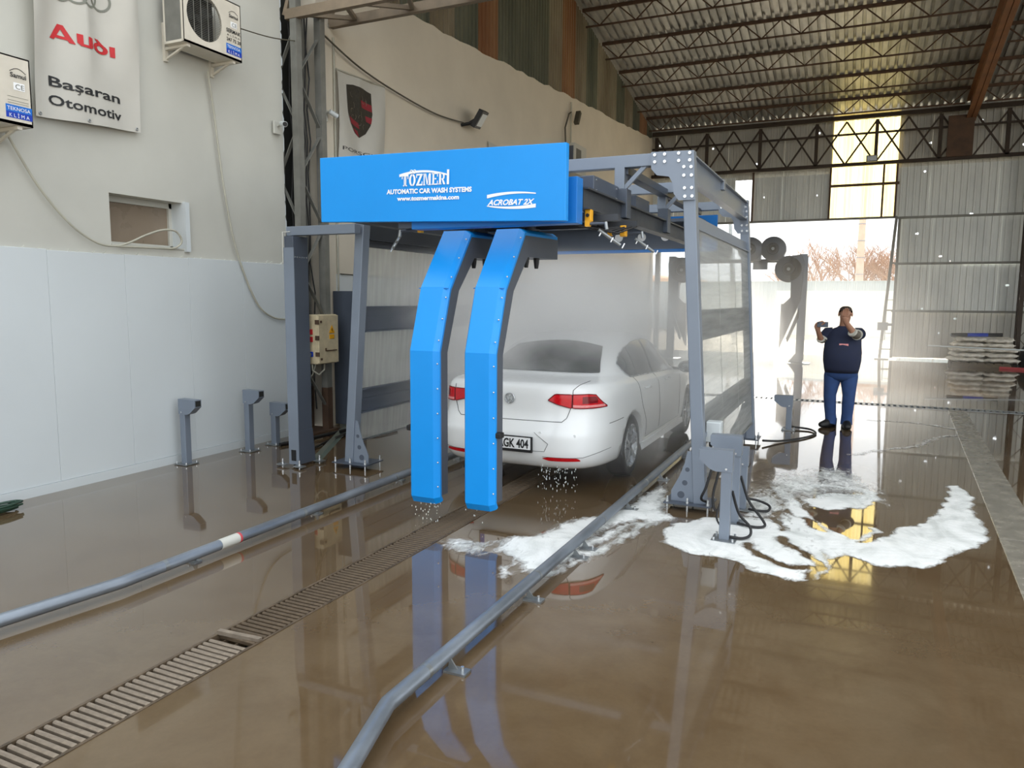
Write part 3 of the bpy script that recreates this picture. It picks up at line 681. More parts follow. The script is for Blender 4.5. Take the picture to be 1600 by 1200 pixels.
for ch, wd in (('T', .072), ('O', .07), ('Z', .067), ('M', .082), ('E', .064), ('R', .07), ('I', .045)):
    o_ = onf(x, 2.738 + (x + 3.4) * -0.02); poly_letters(LET[ch], o_, ux, uy, wd - .006, .092, M['white_print'], fas)
    if ch == 'O':
        dm = MB()
        for q in (.28, .72): dm.torus(o_ + ux * q * wd + uy * .112, .013, .0035, fn, 12, 5)
        dm.build('umlaut', M['white_print'], fas)
    x += wd
def swoosh(p0, p1, rise, t0, t1, n=14):
    """tapered arc from p0 to p1 (fascia x, z); thickness runs from t0 to t1"""
    up, lo = [], []
    for i in range(n + 1):
        t = i / n; px = p0[0] + (p1[0] - p0[0]) * t; pz = p0[1] + (p1[1] - p0[1]) * t + rise * 4 * t * (1 - t); th = t0 + (t1 - t0) * t
        up.append(onf(px, pz + th / 2)); lo.append(onf(px, pz - th / 2))
    mb = MB(); mb.add(up + lo, [(i, i + 1, n + 2 + i, n + 1 + i) for i in range(n)]); return mb.build('swoosh', M['white_print'], fas, fix=False)
swoosh((-3.43, 2.824), (-2.96, 2.80), .032, .022, .012)
text('AUTOMATIC CAR WASH SYSTEMS', .05, onf(-3.555, 2.686), ux, uy, M['white_print'], fas, width=.815, bold=.0022)
text('www.tozmermakina.com', .046, onf(-3.45, 2.628), ux, uy, M['white_print'], fas, width=.595, bold=.002)
text('ACROBAT 2X', .056, onf(-2.60, 2.548), ux, uy, M['white_print'], fas, width=.40, bold=.002, shear=.35)
swoosh((-2.61, 2.612), (-2.195, 2.614), .016, .026, .008); swoosh((-2.61, 2.542), (-2.195, 2.526), -.014, .008, .028)
MB().bx(-3.36, -1.92, 5.28, 5.41, 2.40, 2.74).build('housing', M['blue_dark'], ca, bevel=0.004)
m = MB(); m.bx(-3.50, -3.36, 5.30, 5.5, 2.415, 2.50); m.build('end_bracket', M['dkgrey'], ca)
for y in (5.70, 6.25): MB().bx(-3.6, -1.72, y - .03, y + .03, 2.45, 2.50).build('chassis_bar', M['charcoal'], ca)
m = MB(); m.bx(-3.45, -1.95, 5.72, 6.25, 2.50, 2.53); m.build('chassis_plate', M['charcoal'], ca)
mt = MB().bx(-3.2, -2.2, 5.7, 6.1, 2.53, 2.72).build('drive_box', M['blue_dark'], ca, bevel=.006)
def spray_bar(x0, x1, xe, s_, y=5.42):
    t = MB(); t.tube([(x0, y, 2.405), (x1, y, 2.405)], .011, 8); sp = t.build('spray_pipe', M['dkgrey'], ca)
    MB().bx(x0 - .018, x0 + .018, y - .02, y + .02, 2.385, 2.43).build('clamp', M['yellow'], sp)
    d = MB(); d.tube([(x1, y, 2.415), (x1 + .01 * s_, y, 2.36)], .014, 8); d.tube([(x1 - .06, y + .02, 2.36), (x1 + .08, y + .12, 2.25)] if s_ > 0 else [(x1, y, 2.37), (x1 - .14, y + .08, 2.26)], .013, 8)
    d.build('nozzle_pipe', M['galv'], sp)
    q = MB()
    for tt in (.1, .5, .9):
        px, py, pz = (x1 - .06 + .19 * tt, y + .02 + .12 * tt, 2.36 - .11 * tt) if s_ > 0 else (x1 - .14 * tt, y + .08 * tt, 2.37 - .11 * tt)
        q.cyl((px, py, pz), (px - .012, py - .02, pz - .035), .006, 6)
    q.build('nozzle', M['bolt'], sp)
spray_bar(-3.36, -3.56, 0, -1)
spray_bar(-1.88, -1.74, 0, 1); spray_bar(-1.98, -1.70, 0, 1, 6.3)
for x, y, z in ((-1.90, 5.5, 2.475), (-1.80, 6.1, 2.405)):
    m = MB(); m.bx(x - .026, x + .026, y - .03, y + .03, z - .046, z + .046); cl = m.build('roller_block', M['yellow'], ca, bevel=.008); MB().cyl((x, y - .04, z), (x, y + .04, z), .014, 10).build('roller', M['black'], cl)
hz = MB()
for i in range(5): hz.tube([(-2.1 + .03 * i, 5.75 + .05 * i, 2.44), (-2.0 + .05 * i, 5.9, 2.41 - .01 * i), (-1.85 + .04 * i, 6.1, 2.44)], .008, 6)
hz.build('hose_bundle', M['black'], ca)
# arms
FRONT = [(5.07, .22), (5.07, 1.42), (5.245, 1.93), (5.62, 2.41), (6.36, 2.425)]
BACK = [(6.38, 2.40), (6.38, 2.195), (5.71, 2.185), (5.43, 1.90), (5.235, 1.40), (5.235, .23)]
def arm(xl, xr, sensor):
    body = [(xl + .03, y, z) for y, z in [(5.12, .235), (5.12, 1.405), (5.29, 1.905), (5.655, 2.36)] + BACK]
    a = MB().prism(body, (xr - .004 - xl - .03, 0, 0)).build('wash_arm', M['armside'], ca)
    mb = MB(); rings = []; n = len(FRONT)
    sec = [(xl, .07), (xl, .028), (xl + .02, 0), (xr - .045, 0), (xr - .012, .022), (xr, .034), (xr, .055)]
    pr = [(5.105, .165)] + FRONT
    for i, (y, z) in enumerate(pr):
        d0 = Vector((0, y - pr[i - 1][0], z - pr[i - 1][1])).normalized() if i > 0 else None
        d1 = Vector((0, pr[i + 1][0] - y, pr[i + 1][1] - z)).normalized() if i < n else None
        t = ((d0 or d1) + (d1 or d0)).normalized(); nn = Vector((0, t.z, -t.y)); s = 1 / max(.6, nn.dot(Vector((0, (d1 or d0).z, -(d1 or d0).y))))
        rings.append([Vector((x, y, z)) + nn * d * s for x, d in sec])
    k = len(sec)
    mb.add([p for r in rings for p in r], [(i * k + j, i * k + j + 1, (i + 1) * k + j + 1, (i + 1) * k + j) for i in range(n) for j in range(k - 1)])
    mb.add(rings[0], [tuple(range(k))]); mb.add(rings[-1], [tuple(range(k))])
    mb.build('arm_cover', M['blue'], a, fix=True)
    # cover joint line and screws along the chamfer
    sj = MB(); sj.bx(xl - .001, xr + .001, 5.243, 5.249, 1.915, 1.923); sj.build('cover_joint', M['blue_dark'], a)
    L = [Vector((xr - .022, y, z)) for y, z in FRONT[:4]]; out = Vector((.6, -.7, 0)) * .012
    for i in range(3):
        m_ = (6, 3, 3)[i]
        for q in range(m_):
            p = L[i].lerp(L[i + 1], (q + .5) / m_) + Vector((.012, .004 if i == 0 else .0, -.0)) ; MB().ball(p + Vector((.004, .002, 0)), .0075, 8, 5).build('screw', M['bolt'], a)
    sx = xr + .02 if sensor > 0 else xl - .02
    MB().bx(sx - .024, sx + .024, 5.10, 5.17, .755, .80).build('sensor', M['black'], a, bevel=.008)
    for yv in (5.80, 6.02): MB().tube([(xr - .06, yv, 2.2), (xr - .06, yv, 2.15), (xr - .06, yv, 2.10)], [.028, .024, .016], 10).build('jet_nozzle', M['black'], a)
    pv = MB(); xm = (xl + xr) / 2; pv.cyl((xm, 6.05, 2.42), (xm, 6.05, 2.50), .05, 14); pv.cyl((xm, 6.05, 2.425), (xm, 6.05, 2.44), .085, 16)
    pv.build('pivot', M['dkgrey'], a)
    return a
arm(-3.27, -2.995, -1); arm(-2.765, -2.495, 1)

# ---------------------------------------------------------------- tall post at the left with its cross arm
tp = thing('steel_post', 'tall hollow grey-blue post left of the gantry, carrying a short cross arm', 'post', (-5.47, 6.3, 0))
MB().bx(-5.535, -5.40, 6.19, 6.20, .03, 2.36).build('front_sheet', M['grey'], tp)
MB().bx(-5.53, -5.41, 6.2, 6.43, .03, 2.48).build('shaft', M['dkgrey'], tp, bevel=.004)
MB().prism([(-5.41, 6.2, .03), (-5.41, 6.47, .03), (-5.41, 6.43, .4), (-5.41, 6.2, .4)], (.006, 0, 0)).build('side_plate', M['dkgrey'], tp)
sc_ = MB()
for i in range(6): sc_.cyl((-5.41, 6.22 + .036 * i, 2.26), (-5.404, 6.22 + .036 * i, 2.26), .007, 6)
sc_.build('screw', M['bolt'], tp)
MB().bx(-5.56, -4.67, 6.27, 6.37, 2.49, 2.585).build('cross_arm', M['grey'], tp, bevel=.004)
MB().tube([(-5.50, 6.26, 2.53), (-5.535, 6.185, 2.52), (-5.535, 6.183, 2.44), (-5.535, 6.183, 2.2)], .005, 6).build('water_pipe', M['plaster'], tp)
MB().bx(-5.50, -5.435, 6.185, 6.19, .07, .19).build('dark_base_hole', M['black'], tp, bevel=.002)  # black patch for the base window hole, shade put into its colour
for x, y in ((-5.60, 6.16), (-5.36, 6.15), (-5.36, 6.48)):
    m = MB(); m.bx(x - .06, x + .06, y - .035, y + .035, .02, .032); e_ = m.build('base_ear', M['galv'], tp); k = MB(); stud(k, x, y, 0, .09); k.cyl((x, y, .032), (x, y, .05), .016, 6); k.build('anchor_stud', M['bolt'], e_)

# ---------------------------------------------------------------- sensor stands
def stand(label, x, y, h, s_, grp='grey sensor stands either side of the wash lane'):
    t = thing('sensor_stand', label, 'stand', (x, y, 0), grp)
    MB().bx(x - .038, x + .038, y - .038, y + .038, .012, h - .1).build('post', M['grey'], t, bevel=.004)
    pr = [(-.045, h), (.205, h - .004), (.205, h - .085), (.12, h - .155), (.075, h - .17), (-.045, h - .165)]
    hd = MB().prism([(x + s_ * a, y - .045, z) for a, z in pr], (0, .09, 0)).build('head', M['grey'], t)
    MB().bx(x + s_ * .202, x + s_ * .208, y - .034, y + .034, h - .075, h - .014).build('opening', M['dark'], hd)
    MB().cyl((x + s_ * .0, y - .05, h - .145), (x, y - .043, h - .145), .009, 8).build('bolt', M['bolt'], hd)
    b_ = MB().bx(x - .09, x + .09, y - .09, y + .09, 0.004, .014).build('base_plate', M['galv'], t); k = MB()
    for a in (-.07, .07):
        for c_ in (-.07, .07): stud(k, x + a, y + c_, 0.0, .035)
    k.build('anchor_stud', M['bolt'], b_); return t
stand('nearest of three sensor stands along the white wall', -6.62, 5.78, .73, 1)
stand('tall middle sensor stand along the white wall', -6.52, 6.62, .745, 1)
stand('short farthest sensor stand by the white wall, partly behind the tall post', -6.52, 7.06, .54, 1)
stand('front sensor stand standing in foam beside the right gantry leg', -.83, 5.72, .71, -1)
stand('middle sensor stand just behind the front one in the foam', -.83, 6.2, .74, -1)
stand('rear short sensor stand of the three by the right gantry leg', -.83, 6.66, .56, -1)
stand('lone sensor stand beyond the gantry, near the standing man', -.79, 11.13, .50, -1)

# ---------------------------------------------------------------- junction box and hoses at the right leg
jb = thing('junction_box', 'pale grey junction box behind the right front gantry leg', 'box', (-.98, 6.72, .57))
MB().bx(-1.165, -1.035, 6.66, 6.78, .575, .76).build('body', M['white_panel'], jb, bevel=.008)
MB().bx(-1.16, -1.04, 6.645, 6.66, .58, .755).build('lid', M['white_panel'], jb, bevel=.004)
k = MB(); k.bx(-1.14, -1.11, 6.70, 6.74, .53, .575); k.bx(-1.09, -1.06, 6.70, 6.74, .53, .575); k.build('gland', M['black'], jb)
k = MB(); k.bx(-1.19, -1.15, 6.5, 6.72, .63, .67); k.build('bracket', M['grey'], jb)
def hose(label, pts, r=.011, name='hose', mat=None, grp=None, cat='hose', n=24):
    P_ = [Vector(p) for p in pts]; out = []
    for i in range(len(P_) - 1):
        a, b_, c_, d_ = P_[max(i - 1, 0)], P_[i], P_[i + 1], P_[min(i + 2, len(P_) - 1)]
        for q in range(6):
            t = q / 6; out.append(.5 * ((2 * b_) + (c_ - a) * t + (2 * a - 5 * b_ + 4 * c_ - d_) * t * t + (3 * b_ - a - 3 * c_ + d_) * t ** 3))
    out.append(P_[-1]); return tag(MB().tube(out, r, 8).build(name, mat or M['black']), label, cat, grp)
hose('black hose hanging in a long loop from the pale junction box', [(-1.08, 6.68, .54), (-1.0, 6.45, .42), (-1.02, 6.3, .2), (-.99, 6.22, .09), (-.95, 6.28, .12), (-.94, 6.45, .35), (-1.07, 6.70, .54)])
hose('black hose looping shortest below the pale junction box', [(-1.12, 6.68, .54), (-1.05, 6.4, .45), (-1.08, 6.3, .26), (-1.12, 6.3, .15), (-1.09, 6.4, .1)])
hose('thin black hose falling behind the front sensor stand', [(-1.07, 6.66, .54), (-.95, 6.4, .4), (-.90, 6.1, .3), (-.93, 5.95, .12), (-.88, 5.86, .06)], .008)
hose('black hose curling on foam at the front sensor stand foot', [(-.79, 5.76, .38), (-.74, 5.80, .2), (-.66, 5.83, .1), (-.65, 5.80, .04), (-.70, 5.74, .025), (-.79, 5.72, .03)])
hose('black hose curling at the middle sensor stand foot', [(-.79, 6.22, .4), (-.72, 6.22, .2), (-.60, 6.16, .07), (-.58, 6.12, .03), (-.66, 6.08, .025), (-.79, 6.12, .03)])
hose('black hose curling at the rear sensor stand foot', [(-.79, 6.66, .1), (-.70, 6.68, .09), (-.60, 6.66, .06), (-.60, 6.6, .03), (-.68, 6.56, .03), (-.76, 6.58, .03)])
hose('black cable on the wet floor curving to the lone sensor stand', [(-1.0, 9.85, .05), (-.8, 10.1, .02), (-.55, 10.5, .015), (-.42, 10.9, .015), (-.5, 11.2, .02), (-.7, 11.25, .03), (-.77, 11.15, .05)], .014, 'cable', None, None, 'cable')

# ---------------------------------------------------------------- guide pipes
def pipe(label, pts, feet, band=None, s_=1):
    t = thing('guide_pipe', label, 'pipe', (pts[1][0], pts[1][1], 0)); P_ = [Vector((x, y, .075)) for x, y in pts]; out = [P_[0]]
    for i in range(1, len(P_) - 1):
        a = (P_[i - 1] - P_[i]).normalized(); b_ = (P_[i + 1] - P_[i]).normalized(); out += [P_[i] + a * .05, P_[i], P_[i] + b_ * .05]
    out.append(P_[-1]); MB().tube(out, .038, 16).build('pipe', M['pipe'], t)
    for y in feet:
        x = np.interp(y, [p[1] for p in pts], [p[0] for p in pts]); b_ = MB().bx(x + s_ * .01, x + s_ * .13, y - .035, y + .035, .0, .012).build('foot_plate', M['galv'], t)
        MB().prism([(x + s_ * .02, y - .004, .012), (x + s_ * .075, y - .004, .012), (x + s_ * .03, y - .004, .07)], (0, .008, 0)).build('foot_rib', M['galv'], b_); k = MB(); stud(k, x + s_ * .1, y, .01, .035); k.build('anchor_stud', M['bolt'], b_)
    if band: MB().cyl((pts[1][0], band[0], .075), (pts[1][0], band[1], .075), .0392, 16).build('white_band', M['plaster'], t); MB().cyl((pts[1][0], band[1], .075), (pts[1][0], band[1] + .02, .075), .0394, 16).build('red_band', M['red_board'], t)
    for y in (np.arange(pts[1][1] + .3, pts[-1][1], 1.35)): MB().cyl((pts[1][0], y, .075), (pts[1][0], y + .03, .075), .0388, 16).build('weld_joint', M['galv'], t)
    return t
M['pipe'] = paint('weathered_galvanised_pipe', (132, 140, 150), 0.4, 0.6, 0.25, 7, 0.08, stretch=(1, .3, 1))
pipe('galvanised guide pipe right of the drain, bent outward at the near end', [(-1.50, 1.6), (-1.768, 2.55), (-1.775, 11)], (2.02, 3.05, 4.02, 4.85, 5.05, 6.2, 7.4, 8.6))
pipe('galvanised guide pipe left of the drain, with a white band on it', [(-4.4, .8), (-4.045, 3.0), (-4.06, 11)], (3.6, 4.9, 6.2, 7.4), (3.78, 3.95), -1)

# ---------------------------------------------------------------- drain gratings
M['grate'] = paint('worn_grating', (138, 126, 112), 0.45, 0.3, 0.3, 12, 0.2)
M['grate_dirty'] = paint('muddy_grating', (92, 78, 62), 0.5, 0.2, 0.45, 10, 0.25)
dg_ = thing('drain_grating', 'long barred drain grating running down the lane to the car', 'grating', (-2.945, 1.0, 0))
for x in (DX0 + .008, DX1 - .008): MB().bx(x - .008, x + .008, DY0, DY1, -.05, .004).build('frame_angle', M['grate_dirty'], dg_)
def bar_mesh(wd):
    mb = MB(); L = (DX1 - DX0) / 2 - .02; r = wd / 2
    sec = [(-r, -.022), (-r, -.004), (-r * .5, .003), (r * .5, .003), (r, -.004), (r, -.022)]; vs = []
    for x in (-L, L): vs += [(x, a, z) for a, z in sec]
    mb.add(vs, [tuple(range(6))[::-1], tuple(range(6, 12))] + [(i, (i + 1) % 6, 6 + (i + 1) % 6, 6 + i) for i in range(6)]); return mb
b0 = bar_mesh(.023).build('grating_bar', M['grate'], None); b1 = bar_mesh(.02).build('grating_bar', M['grate_dirty'], None)
proto = {0: b0, 1: b1}; y = .87; k = 0; random.seed(2)
while y < DY1 - .01 and k < 296:
    if 2.80 < y < 2.845: y += .039; continue
    src = b0 if y < 2.8 else b1
    o = src.copy() if k or src is b1 else src
    if o is not src: COL.objects.link(o)
    o.parent = dg_; o.location = Vector((-2.945 + random.uniform(-.004, .004), y, 0)) - dg_.location; o.rotation_euler = (0, 0, random.uniform(-.012, .012)); y += .039; k += 1
bpy.data.objects.remove(b1)
o = MB().box((-2.945, 2.865, .012), (.27, .03, .022), Matrix.Rotation(.12, 3, 'Z') @ Matrix.Rotation(.03, 3, 'Y')).build('lifted_bar', M['grate'], dg_)
for x in (-3.03, -2.945, -2.86): MB().bx(x - .004, x + .004, DY0, DY1, -.04, -.024).build('cross_tie', M['grate_dirty'], dg_)
tg = thing('cross_drain', 'narrow barred drain crossing the floor behind the standing man', 'grating', (0, 14.63, 0))
mb = MB(); x = TX0 + .03
while x < TX1: mb.bx(x - .022, x + .022, TY0 + .01, TY1 - .01, -.03, .002); x += .09
tag(mb.build('grating_bars', M['galv'], tg), kind='stuff')
for y in (TY0 + .008, TY1 - .008): MB().bx(TX0, TX1, y - .008, y + .008, -.05, .003).build('frame_angle', M['galv'], tg)
# ================================================================ WALL FITTINGS
UY, UZ, UX = (0, 1, 0), (0, 0, 1), (1, 0, 0)
def ac_unit(label, y0, y1, z0, z1, sermak):
    xf = -6.42; xb = xf - .28; t = thing('air_conditioner', label, 'air conditioner', (xb, (y0 + y1) / 2, z0))
    ym = y0 + (y1 - y0) * .72; cy = y0 + .36 * (y1 - y0); cz = (z0 + z1) / 2 + .01; R_ = .235
    n = 28; m = MB(); mm = MB()                      # front plate with a round fan opening
    ring = [(xf, cy + R_ * math.cos(2 * math.pi * i / n), cz + R_ * math.sin(2 * math.pi * i / n)) for i in range(n)]
    def edge(a):
        dx, dz = math.cos(a), math.sin(a); s = min(((ym - cy) / dx) if dx > 1e-6 else (((y0 - cy) / dx) if dx < -1e-6 else 9), ((z1 - cz) / dz) if dz > 1e-6 else (((z0 - cz) / dz) if dz < -1e-6 else 9)); return (xf, cy + dx * s, cz + dz * s)
    out = [edge(2 * math.pi * i / n) for i in range(n)]
    corners = [(xf, ym, z1), (xf, y0, z1), (xf, y0, z0), (xf, ym, z0)]
    fs = [(i, (i + 1) % n, n + (i + 1) % n, n + i) for i in range(n)]
    for i in range(n):                                # snap nearest outline points to the corners
        pass
    for c_ in corners:
        j = min(range(n), key=lambda q: (out[q][1] - c_[1]) ** 2 + (out[q][2] - c_[2]) ** 2); out[j] = c_
    m.add(ring + out, fs); ring2 = [(xf - .03, p[1], p[2]) for p in ring]; m.add(ring + ring2, [(i, (i + 1) % n, n + (i + 1) % n, n + i) for i in range(n)], True)
    m.bx(xf - .004, xf, ym, y1, z0, z1)
    m.bx(xb, xf, y0, y1, z1 - .012, z1); m.bx(xb, xf, y0, y1, z0, z0 + .025); m.bx(xb, xf, y1 - .01, y1, z0, z1)
    m.bx(xf - .03, xf, y0, y0 + .012, z0, z1); m.bx(xb, xb + .02, y0, y0 + .012, z0, z1); m.bx(xb, xf, y0 - .004, y0 + .012, z1 - .05, z1)
    body = m.build('casing', M['ac_shell'], t)
    MB().bx(xb + .02, xf - .03, y0 + .004, y0 + .012, z0 + .02, z1 - .05).build('side_fins', M['old_steel'], t)
    MB().bx(xf - .2, xf - .19, y0 + .02, ym, z0 + .02, z1 - .02).build('coil', M['black'], t)
    fb = MB()
    for q in range(3):
        a0 = q * 2.094 + .4; fb.add([(xf - .09, cy, cz), (xf - .07, cy + .2 * math.cos(a0), cz + .2 * math.sin(a0)), (xf - .12, cy + .21 * math.cos(a0 + .9), cz + .21 * math.sin(a0 + .9))], [(0, 1, 2)])
    fb.cyl((xf - .13, cy, cz), (xf - .06, cy, cz), .05, 14); fb.build('fan', M['dark'], t, fix=False)
    gr = MB()
    for q in range(1, 26):
        dz = -R_ + 2 * R_ * q / 26; hw = math.sqrt(max(0, R_ ** 2 - dz ** 2)); gr.bar((xf - .006, cy - hw, cz + dz), (xf - .006, cy + hw, cz + dz), .003, .003)
    for q in range(1, 5):
        dy = -R_ + 2 * R_ * q / 5; hh = math.sqrt(max(0, R_ ** 2 - dy ** 2)); gr.bar((xf - .002, cy + dy, cz - hh), (xf - .002, cy + dy, cz + hh), .006, .006)
    gr.build('fan_guard', M['old_steel'], t)
    for yb in (y0 + .08, y1 - .1):
        k = MB(); k.bx(xb - .06, xf - .02, yb - .02, yb + .02, z0 - .03, z0 - .002); k.bx(-6.80, -6.765, yb - .02, yb + .02, z0 - .14, z0 + .25); k.bar((-6.78, yb, z0 - .12), (xf - .08, yb, z0 - .02), .02, .02); k.build('bracket', M['ac_shell'], t)
    xs = xf + .002; ys_ = ym + .03 * 0 + .005; wd = y1 - ym - .02
    text('Samui', .052, (xs, ym + .05, z1 - .17), UY, UZ, M['text_black'], body, width=.13, bold=.001)
    ar = MB(); ar.tube([(xs, ym + .05 + .13 * i / 8, z1 - .125 + .03 * math.sin(math.pi * i / 8)) for i in range(9)], .0025, 5); ar.build('logo_arc', M['text_black'], body)
    st = MB().bx(xf, xs, ym + .075, ym + .165, z1 - .27, z1 - .21).build('ce_sticker', M['white_print'], body); text('CE', .055, (xs + .001, ym + .085, z1 - .26), UY, UZ, M['text_grey'], st, width=.07)
    if sermak:
        text('SERMAK', .056, (xs, ym + .005, z1 - .333), UY, UZ, M['text_black'], body, width=.205, bold=.001)
        text('K L İ M A', .026, (xs, ym + .015, z1 - .372), UY, UZ, M['text_black'], body, width=.18)
        text('247 72 20', .05, (xs, ym + .005, z1 - .425), UY, UZ, M['text_black'], body, width=.205, bold=.001)
    else:
        ln = MB()
        for z in (.33, .36, .38, .43): ln.bx(xs - .001, xs, ym + .02, y1 - .03, z1 - z, z1 - z + .003)
        ln.build('spec_lines', M['text_grey'], body)
    zb = z0 + .105; s1 = MB().bx(xf, xs, ym + .0, y1 - .004, zb - .005, zb + .05).build('sticker', M['pvc_blue'], body); s2 = MB().bx(xf, xs, ym + .0, y1 - .004, zb - .055, zb - .005).build('sticker', M['pvc_navy'], body)
    text('TEKNOSA', .042, (xs + .001, ym + .008, zb + .006), UY, UZ, M['white_print'], s1, width=.19); text('K L İ M A', .042, (xs + .001, ym + .02, zb - .048), UY, UZ, M['white_print'], s2, width=.165)
    return t
ac_unit('air conditioner right of the large banner, with fan grille and phone number', 5.80, 6.60, 4.45, 5.06, True)
ac_unit('air conditioner cut by the left photo edge, beside the large banner', 3.40, 4.18, 3.25, 3.80, False)
# third unit on the beige wall behind the blue fascia
t3 = thing('air_conditioner', 'old air conditioner on the beige wall above the gantry beam', 'air conditioner', (-6.6, 17.9, 4.95))
MB().bx(-6.76, -6.42, 17.45, 18.3, 4.9, 5.62).build('casing', M['plaster'], t3, bevel=.01)
k = MB(); [k.bx(-6.42, -6.412, 17.55 + .03 * i, 17.565 + .03 * i, 4.97, 5.5) for i in range(12)]; k.build('front_fins', M['old_steel'], t3)
MB().bx(-6.74, -6.46, 17.44, 17.45, 4.98, 5.55).build('side_fins', M['dkgrey'], t3)
MB().tube([(-6.7, 17.55, 5.62), (-6.7, 17.5, 6.0), (-6.7, 17.75, 6.38), (-6.7, 17.9, 6.45)], .02, 6).build('drain_hose', M['cable_dk'], t3)
MB().tube([(-6.72, 17.95, 5.62), (-6.72, 17.95, 6.7)], .02, 6).build('pipe', M['cable'], t3)
MB().box((-6.6, 18.1, 6.35), (.12, .1, .35), Matrix.Rotation(-.5, 3, 'X')).build('pipe_cover', M['cable_dk'], t3)
# banners
def cloth(name, label, y0, y1, z0, z1, fold, x0):
    t = MB(); f_ = lambda u, v: (x0 + fold(u, v), y0(u, v), z0(u, v)); t.grid(f_, 48, 48); return tag(t.build(name, M['banner'], None), label, 'banner')
def fold1(y, z):
    u = (y - 4.41) / 1.07; v = (z - 3.4) / 1.45
    s = .03 * math.sin(6.5 * (abs(u - .5) * 1.6 + v * .5) + .6) * (.4 + .6 * v) + .018 * math.sin(14 * (u - .15 - .25 * v)) * v
    return .055 + s * 1.5
bz = lambda u: 3.43 + .065 * u
b1_ = cloth('banner', 'large white cloth banner with four rings and a red car marque on the left wall', lambda u, v: 4.41 + 1.07 * u, None, lambda u, v: bz(u) + (4.9 - bz(u)) * v, None, lambda u, v: fold1(4.41 + 1.07 * u, bz(u) + (4.9 - bz(u)) * v), WX)
w1 = lambda p: Vector((WX + fold1(p.y, p.z) + .006, p.y, p.z))
def subdiv_text(*a, **k): return text(*a, **k)
rg = MB()
for c_, z in ((4.72, 4.62), (4.855, 4.635), (4.985, 4.65), (5.12, 4.66)):
    n = 30; o_ = [w1(Vector((0, c_ + .105 * math.cos(2 * math.pi * i / n), z + .105 * math.sin(2 * math.pi * i / n)))) for i in range(n)]; q_ = [w1(Vector((0, c_ + .086 * math.cos(2 * math.pi * i / n), z + .086 * math.sin(2 * math.pi * i / n)))) for i in range(n)]
    rg.add(o_ + q_, [(i, (i + 1) % n, n + (i + 1) % n, n + i) for i in range(n)])
rg.build('rings', M['text_grey'], b1_, fix=False)
AU = [[(0, 0), (.07, 0), (.17, .62), (.17, .86), (.13, .86)], [(.17, .62), (.27, 0), (.35, 0), (.21, .86), (.17, .86)], [(.09, .12), (.27, .12), (.25, .27), (.11, .27)]]
U_ = [[(.37, .14), (.455, .14), (.455, .62), (.37, .62)], [(.53, .06), (.615, .06), (.615, .62), (.53, .62)], [(.37, .14), (.42, 0), (.57, 0), (.615, .14), (.53, .14), (.455, .14)]]
Dd = [[(.765 + .135 * math.cos(a), .27 + .29 * math.sin(a)), (.765 + .135 * math.cos(b), .27 + .29 * math.sin(b)), (.765 + .06 * math.cos(b), .27 + .15 * math.sin(b)), (.765 + .06 * math.cos(a), .27 + .15 * math.sin(a))] for a, b in [(2 * math.pi * i / 18, 2 * math.pi * (i + 1) / 18) for i in range(18)]] + [[(.66, .72), (.74, .74), (.88, .42), (.80, .40)]]
I_ = [[(.925, 0), (1.0, 0), (1.0, .58), (.925, .58)]]
poly_letters(AU + U_ + Dd + I_, (WX, 4.59, 4.155), UY, UZ, .65, .17, M['text_red'], b1_, warp=w1)
text('Basaran', .125, (WX, 4.54, 3.73), UY, UZ, M['text_black'], b1_, width=.71, bold=.002, warp=w1)
poly_letters([[(.45, 1), (.6, 1), (.58, .72), (.42, .72)], [(.42, .82), (.8, .74), (.86, .5), (.66, .6)], [(.86, .5), (.74, .2), (.62, .32), (.66, .6)], [(.74, .2), (.3, .1), (.28, .26), (.62, .32)]], (WX, 4.785, 3.695), UY, UZ, .05, .045, M['text_black'], b1_, 'cedilla', warp=w1)
text('Otomotiv', .125, (WX, 4.535, 3.565), UY, UZ, M['text_black'], b1_, width=.73, bold=.002, warp=w1)
ey = MB()
for y in (4.45, 4.9, 5.44): ey = MB(); ey.torus((WX + fold1(y, bz((y - 4.41) / 1.07) + .03) + .006, y, bz((y - 4.41) / 1.07) + .03), .012, .004, UX, 12, 5).build('eyelet', M['galv'], b1_)
def fold2(y, z):
    u = (y - 8.68) / 1.13; v = (z - 3.5) / 1.5
    return .045 + .034 * math.sin(9 * (abs(u - .45) - .42 * v) ) * (1.15 - .6 * v)
b2_ = cloth('banner', 'white banner with a dark red-striped shield on the beige wall', lambda u, v: 8.68 + 1.13 * u, None, lambda u, v: 3.3 + (1.67 + .045 * u) * v, None, lambda u, v: fold2(8.68 + 1.13 * u, 3.3 + 1.7 * v), WX + .01)
w2 = lambda p: Vector((WX + .013 + fold2(p.y, p.z) + p.x * .0, p.y, p.z))
SH = [(8.9, 4.84), (9.05, 4.87), (9.28, 4.87), (9.49, 4.85), (9.5, 4.55), (9.45, 4.38), (9.34, 4.24), (9.2, 4.16), (9.09, 4.21), (8.98, 4.33), (8.92, 4.46)]
M['crest'] = paint('crest_black_brown', (48, 44, 36), 0.6, 0, 0.5, 30); M['crest_red'] = paint('crest_red', (138, 34, 46), 0.6, 0, 0.1, 9)
M['crest_line'] = paint('crest_grey_line', (112, 104, 88), 0.6)
def warp_poly(mb, poly, dx):
    bm = bmesh.new(); vs = [bm.verts.new((0, y, z)) for y, z in poly]; bm.faces.new(vs); bmesh.ops.triangulate(bm, faces=bm.faces)
    for _ in range(3): bmesh.ops.subdivide_edges(bm, edges=bm.edges, cuts=1, use_grid_fill=True)
    bm.verts.index_update(); off = len(mb.v)
    mb.add([w2(v.co) + Vector((dx, 0, 0)) for v in bm.verts], [tuple(v.index for v in f_.verts) for f_ in bm.faces]); bm.free()
